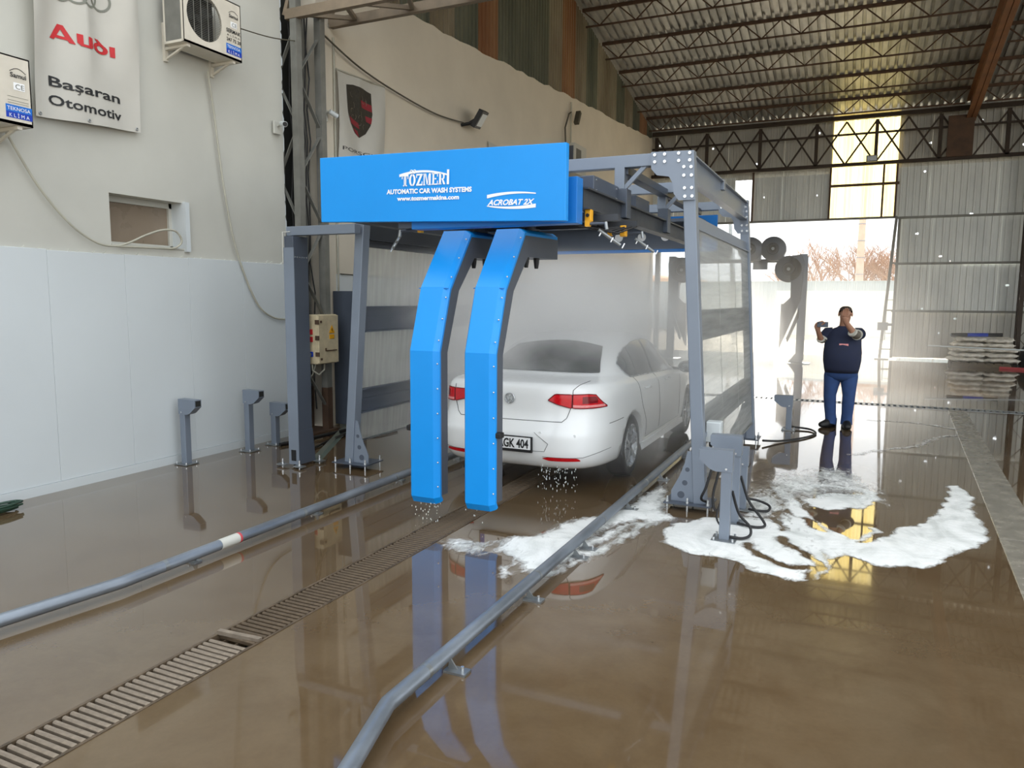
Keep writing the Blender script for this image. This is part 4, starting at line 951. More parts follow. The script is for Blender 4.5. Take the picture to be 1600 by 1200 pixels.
mb = MB(); warp_poly(mb, SH, .003); crest = mb.build('crest', M['crest'], b2_, fix=False)
mb = MB()
for q in ([(9.22, 4.70), (9.49, 4.68), (9.49, 4.58), (9.25, 4.60)], [(9.34, 4.50), (9.485, 4.49), (9.46, 4.40), (9.36, 4.42)], [(8.95, 4.42), (9.17, 4.36), (9.2, 4.28), (8.99, 4.33)], [(9.04, 4.27), (9.15, 4.25), (9.19, 4.17), (9.10, 4.21)]): warp_poly(mb, q, .006)
mb.build('crest_stripe', M['crest_red'], crest, fix=False)
mb = MB(); random.seed(4)
for q in range(16):
    a = random.uniform(0, 6.28); cy, cz = random.uniform(9.0, 9.4), random.uniform(4.3, 4.78); mb.tube([w2(Vector((0, cy + .05 * math.cos(a + .35 * i) * (1 - .05 * i), cz + .05 * math.sin(a + .35 * i)))) + Vector((.007, 0, 0)) for i in range(6)], .0035, 4)
mb.build('crest_ornament', M['crest_line'], crest)
text('PORSCHE', .075, (WX, 8.73, 3.915), UY, UZ, M['text_black'], b2_, width=.93, warp=w2, bold=.0)
tag(MB().tube([(WX + .05, 8.66, 4.985), (WX + .05, 9.83, 5.03)], .012, 6).build('banner_rod', M['cable']), 'thin rod along the top of the shield banner', 'rod')
bt_ = tag(MB().prism([(WX + .03, 13.40, 4.90), (WX + .03, 14.3, 4.86), (WX + .03, 14.2, 4.2), (WX + .03, 13.5, 4.2)], (.01, 0, 0)).build('banner', M['banner']), 'white banner hidden behind the blue fascia, only its top tip showing', 'banner')
# camera pods, floodlight, cables
def cctv(label, y, z, d):
    t = thing('security_camera', label, 'camera', (WX, y, z))
    MB().bx(WX, WX + .03, y - .06, y + .06, z - .1, z + .06).build('mount', M['plaster'], t, bevel=.008)
    MB().tube([(WX + .03, y, z), (WX + .1, y, z + .02)], .014, 8).build('arm', M['plaster'], t)
    p = Vector((WX + .10, y, z + .02)); q = p + Vector(d) * .13; MB().cyl(p, q, .034, 14).build('body', M['white_panel'], t); MB().cyl(q, q + Vector(d) * .01, .028, 14).build('lens', M['black'], t)
cctv('small white camera on the cream wall edge left of the lattice column', 7.50, 3.98, Vector((.8, -.5, -.2)).normalized())
cctv('white bullet camera on the beige wall beside the shield banner', 8.44, 4.34, Vector((.35, .85, -.35)).normalized())
fl = thing('floodlight', 'black floodlight on the beige wall above the blue fascia', 'lamp', (WX, 12.4, 5.05))
rt = Matrix.Rotation(.6, 3, 'Y') @ Matrix.Rotation(.25, 3, 'Z')
MB().box((WX + .28, 12.55, 5.12), (.09, .42, .34), rt).build('housing', M['black'], fl, bevel=.01)
MB().box(Vector((WX + .28, 12.55, 5.12)) + rt @ Vector((.047, .02, 0)), (.006, .32, .24), rt).build('lens', M['white_panel'], fl)
MB().tube([(WX, 12.35, 5.0), (WX + .15, 12.38, 5.02), (WX + .26, 12.4, 5.08)], .03, 8).build('bracket', M['black'], fl)
def cab(label, pts, r=.008, mat='cable', name='cable', cat='cable'): return hose(label, pts, r, name, M[mat], None, cat)
x_ = WX + .025
cab('pale cable drooping from the left air conditioner to the recessed window', [(x_, a, b) for a, b in [(4.15, 3.24), (4.4, 2.82), (4.68, 2.51), (4.93, 2.36), (5.13, 2.335)]] + [(x_, 5.3, 2.38), (x_, 5.5, 2.47), (x_, 5.71, 2.54), (x_, 5.88, 2.54), (x_, 5.95, 2.44), (x_, 5.85, 2.36), (x_, 5.6, 2.345), (x_, 5.15, 2.335)], .011)
cab('pale cable hanging from the right air conditioner down to the tall post', [(x_, a, b) for a, b in [(6.41, 4.35), (6.48, 3.89), (6.58, 3.12), (6.74, 2.4), (7.03, 1.79), (7.3, 1.59), (7.6, 1.55)]], .011)
cab('dark wire sagging across the beige wall to the floodlight', [(WX + .08, a, b) for a, b in [(8.34, 5.35), (9.15, 5.14), (10.14, 5.02), (11.31, 4.96), (12.3, 5.02)]], .013, 'cable_dk', 'wire')
cab('thin wire strung from the right air conditioner to the lattice column', [(-6.5, 6.6, 4.85), (-6.55, 7.2, 4.93), (-6.6, 7.72, 5.05)], .007, 'cable_dk', 'wire')
cab('thin wire strung between the banner and the right air conditioner', [(x_, 4.3, 4.72), (x_, 5.0, 4.78), (x_ + .1, 5.8, 4.95)], .007, 'cable_dk', 'wire')
tag(MB().tube([(WX + .02, 8.66, .1), (WX + .02, 8.66, 5.4)], .016, 8).build('conduit', M['cable']), 'thin pale conduit rising beside the lattice column', 'pipe')
cab('thin cable running level on the beige wall behind the gantry leg', [(WX + .03, 8.7, 2.175), (WX + .03, 9.4, 2.165), (WX + .03, 10.4, 2.16)], .008, 'cable_dk')
# electric cabinet
M['ebox'] = paint('stained_cream_cabinet', (204, 190, 158), 0.5, 0, 0.16, 9)
eb = thing('electric_cabinet', 'stained cream electric cabinet with a warning sign on the lattice column', 'cabinet', (-6.55, 8.0, .95))
MB().bx(-6.70, -6.50, 7.87, 8.29, .945, 1.61).build('body', M['ebox'], eb, bevel=.012)
dr_ = MB().bx(-6.50, -6.475, 7.875, 8.285, .955, 1.60).build('door', M['ebox'], eb, bevel=.006)
MB().prism([(-6.471, 8.08, 1.36), (-6.471, 8.2, 1.36), (-6.471, 8.14, 1.47)], (.003, 0, 0)).build('warning_sign', M['yellow'], dr_)
MB().prism([(-6.467, 8.135, 1.43), (-6.467, 8.155, 1.41), (-6.467, 8.145, 1.41), (-6.467, 8.15, 1.375), (-6.467, 8.125, 1.41), (-6.467, 8.138, 1.41)], (.002, 0, 0)).build('flash_mark', M['text_black'], dr_)
MB().bx(-6.474, -6.47, 8.09, 8.19, 1.28, 1.34).build('label', M['yellow'], dr_)
k = MB(); [k.bx(-6.53, -6.465, 7.862, 7.872, z, z + .06) for z in (1.05, 1.27, 1.48)]; k.build('hinge', M['rust'], eb)
k = MB(); k.bx(-6.474, -6.466, 8.02, 8.24, 1.115, 1.13); k.bx(-6.474, -6.466, 8.0, 8.02, 1.12, 1.16); k.bx(-6.474, -6.462, 7.90, 7.93, 1.5, 1.53); k.bx(-6.474, -6.462, 7.90, 7.93, 1.0, 1.03); k.build('latch', M['rust'], dr_)
for z, m_ in ((1.38, 'text_red'), (1.28, 'text_red'), (1.08, 'pvc_navy')): MB().bx(-6.64, -6.57, 7.862, 7.869, z - .035, z + .035).build('socket', M[m_], eb, bevel=.01)
k = MB(); k.tube([(-6.62, 7.9, .95), (-6.6, 7.88, .86), (-6.55, 7.95, .80), (-6.54, 8.05, .86), (-6.56, 8.08, .95)], .012, 6); k.tube([(-6.6, 7.95, .95), (-6.62, 7.9, .8), (-6.66, 7.84, .7)], .01, 6); k.build('lead', M['cable'], eb)
ss = tag(MB().bx(-6.74, -6.22, 8.52, 8.545, 0.03, 1.93).build('steel_sheet', M['dkgrey'], None, bevel=.004), 'tall dark grey steel sheet standing behind the left gantry leg', 'sheet')
sa = tag(MB().prism([(-5.46, 6.52, .0), (-5.40, 6.55, .0), (-5.46, 6.55, .012), (-5.46, 6.52, .07)], Vector((-1.0, 1.85, 0))).build('steel_angle', paint('greenish_angle_steel', (104, 116, 108), .5, .3, .15, 6)), 'greenish angle steel lying on the floor behind the tall post', 'steel bar')
hose('black hose on the floor at the foot of the lattice column', [(-6.4, 7.0, .02), (-6.3, 7.5, .03), (-6.2, 8.1, .05), (-6.05, 8.45, .1), (-5.8, 8.7, .05)], .025)
hose('thinner black hose on the floor beside the greenish angle steel', [(-5.75, 6.6, .02), (-5.95, 7.2, .02), (-6.1, 7.9, .03), (-6.0, 8.3, .03)], .014)
gc = MB(); random.seed(9)
for i in range(9):
    a0 = random.uniform(0, 6.28); cy, cx = 3.72 + random.uniform(-.05, .05), -6.50 + random.uniform(-.03, .03); gc.tube([(cx + .07 * math.cos(a0 + q * .5), cy + random.uniform(.14, .2) * math.sin(a0 + q * .5), .02 + .006 * i) for q in range(11)], .009, 6)
tag(gc.build('hose_coil', paint('dark_green_hose', (38, 66, 52), .45)), 'small coil of dark green hose on the floor by the white wall', 'hose')
sp_ = tag(MB().box((-4.05 - 1.7, 3.1, .006), (.05, .025, .012), Matrix.Rotation(.4, 3, 'Z')).build('scrap', M['white_panel'], None, bevel=.003), 'small white scrap on the wet floor near the white wall', 'litter')
tag(MB().ball((-.03, 2.75, .006), .012, 8, 5, (1, 1, .5)).build('pebble', M['plaster']), 'small pale pebble on the brown floor at the lower right', 'pebble')

# ================================================================ DRYER ARCH
da = thing('dryer_arch', 'grey dryer arch beyond the gantry with round blowers on two posts', 'car dryer', (-3.36, 23.2, 0))
BL1 = [(-1.752, 2.363), (-1.451, 2.363), (-1.462, 1.885), (-1.565, 1.6), (-2.003, 0.438), (-1.994, 1.739), (-1.926, 1.739), (-1.748, 1.919)]
BL2 = [(-1.515, 1.601), (-1.503, 1.351), (-1.789, 0.608), (-1.822, 0.734)]
def blower(par, x, z, r, y=23.0):
    b_ = MB(); b_.lathe([(0, -.17), (r - .03, -.17), (r, -.14), (r, .14), (r - .03, .17), (0, .17)], (x, y, z), (0, 1, 0), 28); o_ = b_.build('blower', M['dkgrey'], par)
    k = MB(); k.torus((x, y - .18, z), r * .44, .018, (0, 1, 0), 24, 6); k.torus((x, y - .18, z), r * .3, .012, (0, 1, 0), 20, 6); k.build('inlet_ring', M['charcoal'], o_)
    MB().cyl((x, y - .17, z), (x, y - .215, z), r * .12, 12).build('hub', M['galv'], o_); MB().cyl((x, y - .17, z), (x, y - .185, z), r * .36, 18).build('inlet', M['dark'], o_); return o_
for mir in (1, -1):
    mx = (lambda x: x) if mir > 0 else (lambda x: -6.72 - x)
    xa, xb = sorted((mx(-1.56), mx(-1.36))); po = MB(); po.bx(xa, xb, 23.15, 23.35, 0, 3.17); pst = po.build('post', M['grey'], da)
    MB().bx(xb, xb + .03, 23.12, 23.18, .1, 3.1).build('post_flange', M['grey'], pst)
    MB().bx(xa - .2, xb + .2, 23.0, 23.5, .0, .02).build('base_plate', M['galv'], pst)
    MB().prism([(xa, 23.24, .02), (xa - .2, 23.24, .02), (xa, 23.24, .3)], (0, .02, 0)).build('foot_rib', M['grey'], pst)
    o_ = blower(da, mx(-1.83), 2.735, .38)
    mb = MB(); mb.prism([(mx(x), 22.83, z) for x, z in [(-1.83, 3.1), (-1.50, 3.14), (-1.42, 2.95), (-1.45, 2.3), (-1.75, 2.3)]], (0, .34, 0)); mb.build('neck', M['dkgrey'], o_)
    MB().prism([(mx(x), 22.85, z) for x, z in BL1], (0, .22, 0)).build('air_blade', M['dkgrey'], o_); MB().prism([(mx(x), 23.0, z) for x, z in BL2], (0, .2, 0)).build('air_blade', M['charcoal'], o_)
MB().bx(-5.2, -1.5, 23.16, 23.32, 2.94, 3.04).build('cross_beam', M['dkgrey'], da)
for x in (-2.28, -2.92, -3.8, -4.44):
    o_ = blower(da, x, 3.32, .35); s_ = -1 if x > -3.36 else 1; MB().bx(min(x, x + s_ * -.33), max(x, x + s_ * -.33) if 0 else x + .3, 22.85, 23.15, 2.99, 3.2).build('outlet', M['dkgrey'], o_)
MB().bx(-2.85, -2.45, 23.1, 23.3, 2.74, 2.94).build('hanging_box', M['dkgrey'], da)

# ================================================================ SACKS, POLE, BOARDS BY THE FAR WALL
pa = thing('pallet', 'low wooden pallet under the sacks by the far wall', 'pallet', (3.2, 24.8, 0))
for i in range(7): MB().bx(2.58 + .2 * i, 2.74 + .2 * i, 24.35, 25.5, .10, .125).build('deck_board', M['wood'], pa)
for yv in (24.38, 24.92, 25.42): MB().bx(2.56, 3.96, yv - .05, yv + .05, .02, .10).build('bearer', M['wood'], pa)
for yv in (24.38, 24.92, 25.42): MB().bx(2.56, 3.96, yv - .05, yv + .05, 0, .02).build('bottom_board', M['wood'], pa)
rows = ['bottom', 'second', 'third', 'fourth', 'topmost']
random.seed(13)
for c_ in range(2):
    for r_ in range(5):
        cx = 2.98 + .73 * c_ + random.uniform(-.04, .04) + (.03 * (2 - r_)) * (1 if c_ else -1) * .5; cz = .125 + .068 + .142 * r_; wd = .40 + .02 * (4 - r_)
        mb = MB(); ph = random.uniform(0, 6)
        def sk(u, v):
            a = 2 * math.pi * u; q = math.pi * (v - .5); sx = math.copysign(abs(math.cos(a)) ** .55, math.cos(a)); sy = math.copysign(abs(math.sin(a)) ** .55, math.sin(a)); cc = abs(math.cos(q)) ** .5
            return (cx + wd * sx * cc, 24.9 + .5 * sy * cc, cz + .066 * math.copysign(abs(math.sin(q)) ** .8, math.sin(q)) + .018 * math.sin(9 * sx + ph) * cc + .012 * math.sin(6 * sy + 2 * ph))
        mb.grid(sk, 28, 10); s_ = mb.build('sack', M['sack'])
        tag(s_, f'pale woven sack, {rows[r_]} of the {"right" if c_ else "left"} pile on the pallet', 'sack', 'sacks stacked on the pallet')
        k = MB(); k.box((cx - wd * .98 if c_ == 0 else cx + wd * .98, 24.9, cz), (.05, .5, .02)); k.build('sewn_end', M['sack'], s_)
rl = thing('plastic_roll', 'black plastic roll with a blue band on top of the sacks', 'roll', (3.1, 24.6, .88))
MB().cyl((2.5, 24.55, .89), (3.75, 24.6, .915), .05, 12).build('roll', M['black'], rl); MB().cyl((2.9, 24.557, .898), (3.4, 24.586, .908), .052, 12).build('band', M['pvc_navy'], rl); MB().cyl((2.47, 24.55, .889), (2.51, 24.55, .89), .03, 10).build('core', M['galv'], rl)
tag(MB().tube([(1.74, 22.0, .695), (4.6, 22.4, .61)], .02, 8).build('long_pole', M['white_panel']), 'long thin metal pole held level in front of the sacks', 'pole')
tag(MB().box((4.75, 22.3, .3), (.12, .12, .6)).build('trestle', M['rust']), 'rusty trestle post carrying the long pole beyond the picture edge', 'trestle')
for i in range(3): tag(MB().box((4.15 + .22 * i, 24.0 - .12 * i, .03 + .0 * i), (1.0, .1, .06), Matrix.Rotation(-.25, 3, 'Z')).build('red_board', M['red_board'], None, bevel=.005), f'faded red board on the floor right of the pallet, {["rear", "middle", "front"][i]} of three', 'board', 'red boards by the pallet')
mb = MB(); mb.grid(lambda u, v: (4.78 + .55 * math.cos(2 * math.pi * u) * math.cos(1.57 * v) ** .5, 25.05 + .5 * math.sin(2 * math.pi * u) * math.cos(1.57 * v) ** .5, .02 + .72 * math.sin(1.57 * v) + .05 * math.sin(9 * u * 6.28 / 2 + 5 * v)), 40, 12)
tag(mb.build('tarpaulin_heap', paint('dark_tarpaulin', (44, 46, 48), .5, 0, .3, 5)), 'dark tarpaulin heap beside the sacks at the right edge', 'tarpaulin')

# ================================================================ OUTSIDE THE DOORWAY
M['fence_w'] = paint('white_fence_sheet', (236, 236, 230), .6, 0, .04, 1); M['fence_g'] = paint('grey_fence_sheet', (176, 186, 190), .6, 0, .06, 1)
def fence(label, x0, x1, y, h, mat, wd=1.0):
    t = thing('sheet_fence', label, 'fence', ((x0 + x1) / 2, y, 0)); x = x0
    while x < x1: wall_sheet((x, y, 0), (1, 0, 0), (0, -1, 0), wd, -.03, h, mat, t, .25, .03, 'fence_sheet'); x += wd
    MB().bx(x0, x1, y - .05, y - .0, h - .06, h).build('top_rail', mat, t)
fence('white corrugated fence across the sunny yard', -4.0, 1.2, 43, 2.35, M['fence_w'])
fence('taller pale grey fence behind the white one', -18, 12, 48, 3.0, M['fence_g'], 2.0)
gp = thing('yard_gate', 'light pipe gate standing right of the white fence', 'gate', (2.2, 40, 0))
for x in (1.3, 2.0, 3.4): MB().tube([(x, 40, -.03), (x, 40, 2.0)], .035, 8).build('upright', M['galv'], gp)
for z in (.3, 1.9): MB().tube([(1.3, 40, z), (3.4, 40, z)], .03, 8).build('rail', M['galv'], gp)
up = thing('utility_pole', 'tall pinkish banded utility pole beyond the fences', 'pole', (.3, 50, 0))
M['pole'] = paint('pinkish_concrete', (222, 184, 166), .8, 0, .1, 3)
MB().cyl((.05, 50, -.03), (.05, 50, 9.5), .26, 14, .17).build('shaft', M['pole'], up)
for z in (1.2, 2.4, 3.4, 4.4, 5.4, 6.4): MB().cyl((.05, 50, z), (.05, 50, z + .06), .275 - .009 * z, 14).build('band', M['galv'], up)
lp = tag(MB().cyl((-6.6, 46, -.03), (-7.3, 46, 9.5), .13, 10, .09).build('leaning_pole', M['galv']), 'thin leaning lamp pole beyond the grey fence', 'pole')
M['bark'] = paint('pale_bark', (178, 140, 112), .85, 0, .15, 4)  # pale brown bark with random tone
def tree(label, x, y, h, seed, n0=5):
    random.seed(seed); mb = MB(); fine = MB()
    def br(p, d, L, r, lv):
        q = p + d * L; (mb if lv < 2 else fine).tube([p, p.lerp(q, .5) + Vector((random.uniform(-.06, .06) * L, random.uniform(-.06, .06) * L, 0)), q], [r, r * .85, r * .7], 5 if lv < 2 else 3, False)
        if lv >= 5: return
        for i in range(3 if lv < 4 else 2):
            ax = Vector((random.uniform(-1, 1), random.uniform(-1, 1), random.uniform(-.1, .5))).normalized(); nd = (d * .75 + ax * .7).normalized(); br(p.lerp(q, random.uniform(.55, 1)), nd, L * random.uniform(.62, .8), r * .6, lv + 1)
    t = thing('bare_tree', label, 'tree', (x, y, 0), 'bare winter trees beyond the yard')
    for i in range(n0):
        a = 2 * math.pi * i / n0; br(Vector((x, y, 0)), Vector((.45 * math.cos(a), .45 * math.sin(a), 1)).normalized(), h * .3, .11, 0)
    mb.build('limbs', M['bark'], t); fine.build('twigs', M['bark'], t)
tree('large bare tree just left of the utility pole', -1.6, 58, 8.5, 1); tree('bare tree directly behind the utility pole', 1.0, 60, 9, 2); tree('bare tree farther left behind the grey fence', -4.6, 62, 7, 3); tree('bare tree right of the utility pole by the gate post', 3.4, 57, 8, 4)
hb = MB(); hb.grid(lambda u, v: (-25 + 50 * u, 75 + 14 * v, 4.6 * math.sin(math.pi * v) * (.6 + .4 * math.sin(7 * u + 1)) - .1), 30, 8)
o_ = hb.build('hill', paint('orange_brown_scrub', (206, 158, 112), .9, 0, .2, .6)); o_['kind'] = 'structure'
# ================================================================ CAR
CX = -2.95
LV = np.array([  # z rear, z front, half width, y rear, y front, corner power
 (.21, .21, .78, 6.62, 10.80, 6), (.26, .24, .87, 6.38, 11.00, 6), (.40, .38, .908, 6.285, 11.05, 6), (.56, .55, .916, 6.27, 11.05, 6),
 (.64, .62, .914, 6.295, 11.03, 6), (.78, .72, .908, 6.345, 11.00, 6), (.92, .80, .900, 6.345, 10.95, 6), (1.00, .85, .880, 6.355, 10.88, 6),
 (1.045, .885, .845, 6.40, 10.75, 6), (1.075, .97, .80, 6.95, 10.05, 5.2), (1.20, 1.13, .745, 7.25, 9.72, 4.6), (1.33, 1.31, .67, 7.60, 9.36, 4.4),
 (1.41, 1.41, .585, 7.93, 9.08, 4), (1.447, 1.447, .45, 8.2, 8.9, 3.5), (1.458, 1.458, .22, 8.4, 8.7, 3)])
def pchip(x, y, q):
    h = np.diff(x); d = np.diff(y) / h; m = np.zeros(len(x)); m[0], m[-1] = d[0], d[-1]
    for i in range(1, len(x) - 1): m[i] = 0 if d[i - 1] * d[i] <= 0 else 2 / (1 / d[i - 1] + 1 / d[i])
    i = np.clip(np.searchsorted(x, q, 'right') - 1, 0, len(h) - 1); t = (q - x[i]) / h[i]
    return (1 + 2 * t) * (1 - t) ** 2 * y[i] + t * (1 - t) ** 2 * h[i] * m[i] + t * t * (3 - 2 * t) * y[i + 1] + t * t * (t - 1) * h[i] * m[i + 1]
KQ = np.linspace(0, len(LV) - 1, 700); LQ = np.stack([pchip(np.arange(len(LV)), LV[:, j], KQ) for j in range(6)], 1)
zr_, zf_, w_, yr_, yf_, n_ = LQ.T; L_ = (yf_ - yr_) / 2; yc_ = (yf_ + yr_) / 2
def car_side(y, z):
    s = (y - yc_) / L_; ok = np.abs(s) < .999; zz = np.where(ok, zr_ + (zf_ - zr_) * (s + 1) / 2, np.nan); xx = w_ * (1 - np.clip(np.abs(s), 0, 1) ** n_) ** (1 / n_)
    i = np.where(ok)[0]; return float(np.interp(z, zz[i], xx[i]))
def car_rear(x, z):
    u = np.abs(x) / w_; ok = u < .999; s = -(1 - np.clip(u, 0, 1) ** n_) ** (1 / n_); zz = zr_ + (zf_ - zr_) * (s + 1) / 2; yy = yc_ + L_ * s
    i = np.where(ok)[0]; return float(np.interp(z, zz[i], yy[i]))
S_ = lambda y, z, d=.0, sg=1: Vector((CX + sg * (car_side(y, z) + d), y, z))
R_ = lambda x, z, d=.0: Vector((CX + x, car_rear(x, z) - d, z + (d * .5 if z > 1.05 else 0)))
ct = thing('car', 'white sedan car inside the wash gantry, seen from behind with red tail lights', 'car', (CX, 8.7, 0))
def car_body():
    us = [-.8, -.72, -.62, -.5, -.37, -.25, -.12, 0, .12, .25, .37, .5, .62, .72, .8]
    ss = list(np.linspace(-.95, .95, 48)); rows = []
    for k in np.concatenate([np.linspace(0, 8, 34), np.linspace(8.12, 9, 10)[:], np.linspace(9.12, 14, 26)]):
        zr, zf, wq, yr, yf, nq = (pchip(np.arange(len(LV)), LV[:, j], np.array([k]))[0] for j in range(6)); L = (yf - yr) / 2; yc = (yf + yr) / 2; pts = []
        P = lambda x, s: (CX + x, yc + L * s, zr + (zf - zr) * (s + 1) / 2)
        se = (1 - .8 ** nq) ** (1 / nq); f = se / .95
        for u in us: pts.append(P(wq * u, -(1 - abs(u) ** nq) ** (1 / nq)))
        for s in ss[1:-1]: pts.append(P(wq * (1 - abs(s * f) ** nq) ** (1 / nq), s * f))
        for u in us[::-1]: pts.append(P(wq * u, (1 - abs(u) ** nq) ** (1 / nq)))
        for s in ss[::-1][1:-1]: pts.append(P(-wq * (1 - abs(s * f) ** nq) ** (1 / nq), s * f))
        rows.append(pts)
    n = len(rows[0]); mb = MB(); mb.add([p for r in rows for p in r], [(i * n + j, i * n + (j + 1) % n, (i + 1) * n + (j + 1) % n, (i + 1) * n + j) for i in range(len(rows) - 1) for j in range(n)], True)
    b = 0; mb.f.append(tuple(range(n))[::-1]); mb.sm.append(False); mb.f.append(tuple(range((len(rows) - 1) * n, len(rows) * n))); mb.sm.append(True)
    return mb.build('body', M['car'], ct)
body = car_body()
AX = (7.43, 10.21)
cut = MB()
for yv in AX:
    for sg in (-1, 1): cut.cyl((CX + sg * .66, yv, .325), (CX + sg * 1.1, yv, .325), .362, 40)
co = cut.build('cutter', M['dark'], None); bo = body.modifiers.new('arch', 'BOOLEAN'); bo.object = co; bo.operation = 'DIFFERENCE'; bo.solver = 'EXACT'
co.location = (0, 0, 0); bpy.context.view_layer.update()
dg = bpy.context.evaluated_depsgraph_get(); dg.update()
me = bpy.data.meshes.new_from_object(body.evaluated_get(dg)); body.modifiers.clear(); body.data = me; bpy.data.objects.remove(co)
while len(me.materials) > 1: me.materials.pop()
def patch(name, fn, us, lo, hi, mat, par, nv=6, d=.004, nu=24):
    """surface patch; us = (u0, u1); lo and hi give the lower and upper edge at u"""
    mb = MB(); mb.grid(lambda a, b: (lambda u: fn(u, lo(u) + (hi(u) - lo(u)) * b, d))(us[0] + (us[1] - us[0]) * a), nu, nv)
    return mb.build(name, mat, par)
def pl(*p): xs, ys = zip(*p); return lambda u: float(np.interp(u, xs, ys))
def ribbon(name, fn, pts, mat, par, r=.003, d=.001):
    out = []
    for (a, b), (c, e) in zip(pts[:-1], pts[1:]):
        for q in range(8): out.append(fn(a + (c - a) * q / 8, b + (e - b) * q / 8, d))
    out.append(fn(*pts[-1], d)); return MB().tube(out, r, 5).build(name, mat, par)
zb = pl((7.47, 1.15), (7.50, 1.09), (7.56, 1.035), (9.68, .955)); zt_ = pl((7.47, 1.16), (7.56, 1.21), (7.70, 1.265), (7.88, 1.315), (8.2, 1.36), (8.6, 1.375), (8.9, 1.345), (9.18, 1.27), (9.44, 1.13), (9.68, .96))
for sg in (1, -1):
    fs_ = lambda y, z, d=0.0: S_(y, z, d, sg)
    for a, b in ((7.47, 7.88), (7.90, 8.50), (8.58, 9.67)): patch('side_window', fs_, (a, b), zb, zt_, M['glass'], ct)
    patch('window_pillar', fs_, (8.50, 8.58), zb, zt_, M['black'], ct, d=.005, nu=3); patch('window_pillar', fs_, (7.88, 7.90), zb, zt_, M['black'], ct, d=.005, nu=2)
    ys_ = np.linspace(7.47, 9.67, 40); loop = [(y, zt_(y) + .006) for y in ys_] + [(9.68, .955)] + [(y, zb(y) - .006) for y in ys_[::-1]] + [(7.47, 1.16)]
    MB().tube([fs_(y, z, .005) for y, z in loop], .007, 6).build('window_trim', M['alloy'], ct)
    for pts in ([(8.55, .36), (8.55, .6), (8.53, 1.0)], [(7.95, .36), (7.93, .52), (7.78, .72), (7.70, .9), (7.66, 1.05)], [(9.62, .36), (9.62, .6), (9.70, .95)], [(7.95, .335), (9.62, .335)], [(6.75, .66), (7.1, .67)]): ribbon('panel_gap', fs_, pts, M['seam'], ct)
    for y in (7.98, 8.95):
        p = fs_(y, .885, .012); h = MB(); h.tube([fs_(y - .1, .885, .004), fs_(y - .07, .886, .03), fs_(y + .07, .886, .03), fs_(y + .1, .885, .004)], .012, 8); h.build('door_handle', M['car'], ct)
    MB().prism([(CX + sg * .90, 7.82, .205), (CX + sg * .925, 7.82, .225), (CX + sg * .915, 7.82, .29), (CX + sg * .88, 7.82, .29)], (0, 2.0, 0)).build('sill', M['car'], ct)
    mr = MB(); mr.ball((CX + sg * 1.0, 9.58, .985), 1, 14, 9, (.11, .075, .078)); mo = mr.build('wing_mirror', M['car'], ct); MB().bar((CX + sg * .82, 9.62, .955), (CX + sg * .95, 9.6, .955), .05, .03).build('mirror_foot', M['black'], mo); MB().ball((CX + sg * 1.0, 9.535, .985), 1, 12, 7, (.09, .035, .06)).build('mirror_glass', M['alloy'], mo)
    # tail light in two pieces, reflector, parking sensors
    lt = pl((.395, .905), (.46, .962), (.74, .962), (.785, .952), (.845, .838)); lb = pl((.395, .900), (.48, .868), (.60, .838), (.70, .832), (.845, .828))
    fr_ = lambda x, z, d=0.0: R_(sg * x, z, d)
    tl = patch('tail_light', fr_, (.395, .612), lb, lt, M['tail'], ct, d=.010); tl2 = patch('tail_light', fr_, (.622, .845), lb, lt, M['tail'], ct, d=.010)
    patch('lens_strip', fr_, (.625, .838), lambda u: lb(u) + .008, lambda u: lb(u) + .030, M['tail_clear'], tl2, d=.012, nv=2); patch('lens_strip', fr_, (.70, .80), lambda u: .875, lambda u: min(.94, lt(u) - .01), M['tail_dark'], tl2, d=.0115, nv=2)
    for q, (a, b) in ((tl, (.395, .612)), (tl2, (.622, .845))):
        xs = np.linspace(a, b, 12); MB().tube([fr_(x, lt(x), .009) for x in xs] + [fr_(x, lb(x), .009) for x in xs[::-1]] + [fr_(a, lt(a), .009)], .005, 5).build('light_rim', M['tail_dark'], q)
    patch('reflector', fr_, (.36, .70), pl((.36, .355), (.42, .336), (.70, .34)), pl((.36, .361), (.42, .374), (.68, .372), (.70, .352)), M['tail'], ct, d=.008, nv=2)
    for x, z in ((.34, .60), (.66, .585)): MB().cyl(fr_(x, z, -.005), fr_(x, z, .003), .014, 12).build('parking_sensor', M['car'], ct)
    ribbon('trunk_gap', fr_, [(.617, 1.0), (.617, .97), (.612, .86), (.57, .74), (.53, .705), (.0, .70)], M['seam'], ct, .003)
    ribbon('bumper_gap', fr_, [(.28, .60), (.42, .50), (.38, .425), (.0, .41)], M['seam'], ct, .002); ribbon('bumper_gap', fr_, [(.36, .372), (.72, .375), (.87, .42)], M['seam'], ct, .002)
ribbon('trunk_gap', lambda x, z, d=0: R_(x, z, d), [(.617, 1.0), (.64, 1.03), (.66, 1.055)], M['seam'], ct)
rg_lo = pl((-.62, 1.10), (0, 1.10), (.62, 1.10)); rg_hi = lambda u: 1.375 - .05 * (u / .5) ** 2 if abs(u) < .5 else 1.325 - (abs(u) - .5) / .12 * .22
patch('rear_window', R_, (-.62, .62), rg_lo, rg_hi, M['glass'], ct, 10, .016, 48)
MB().tube([R_(x, rg_hi(x), .014) for x in np.linspace(-.62, .62, 30)] + [R_(x, rg_lo(x), .014) for x in np.linspace(.62, -.62, 20)] + [R_(-.62, 1.105, .014)], .006, 5).build('window_seal', M['black'], ct)
ws = MB()                                              # windscreen, seen only from beyond
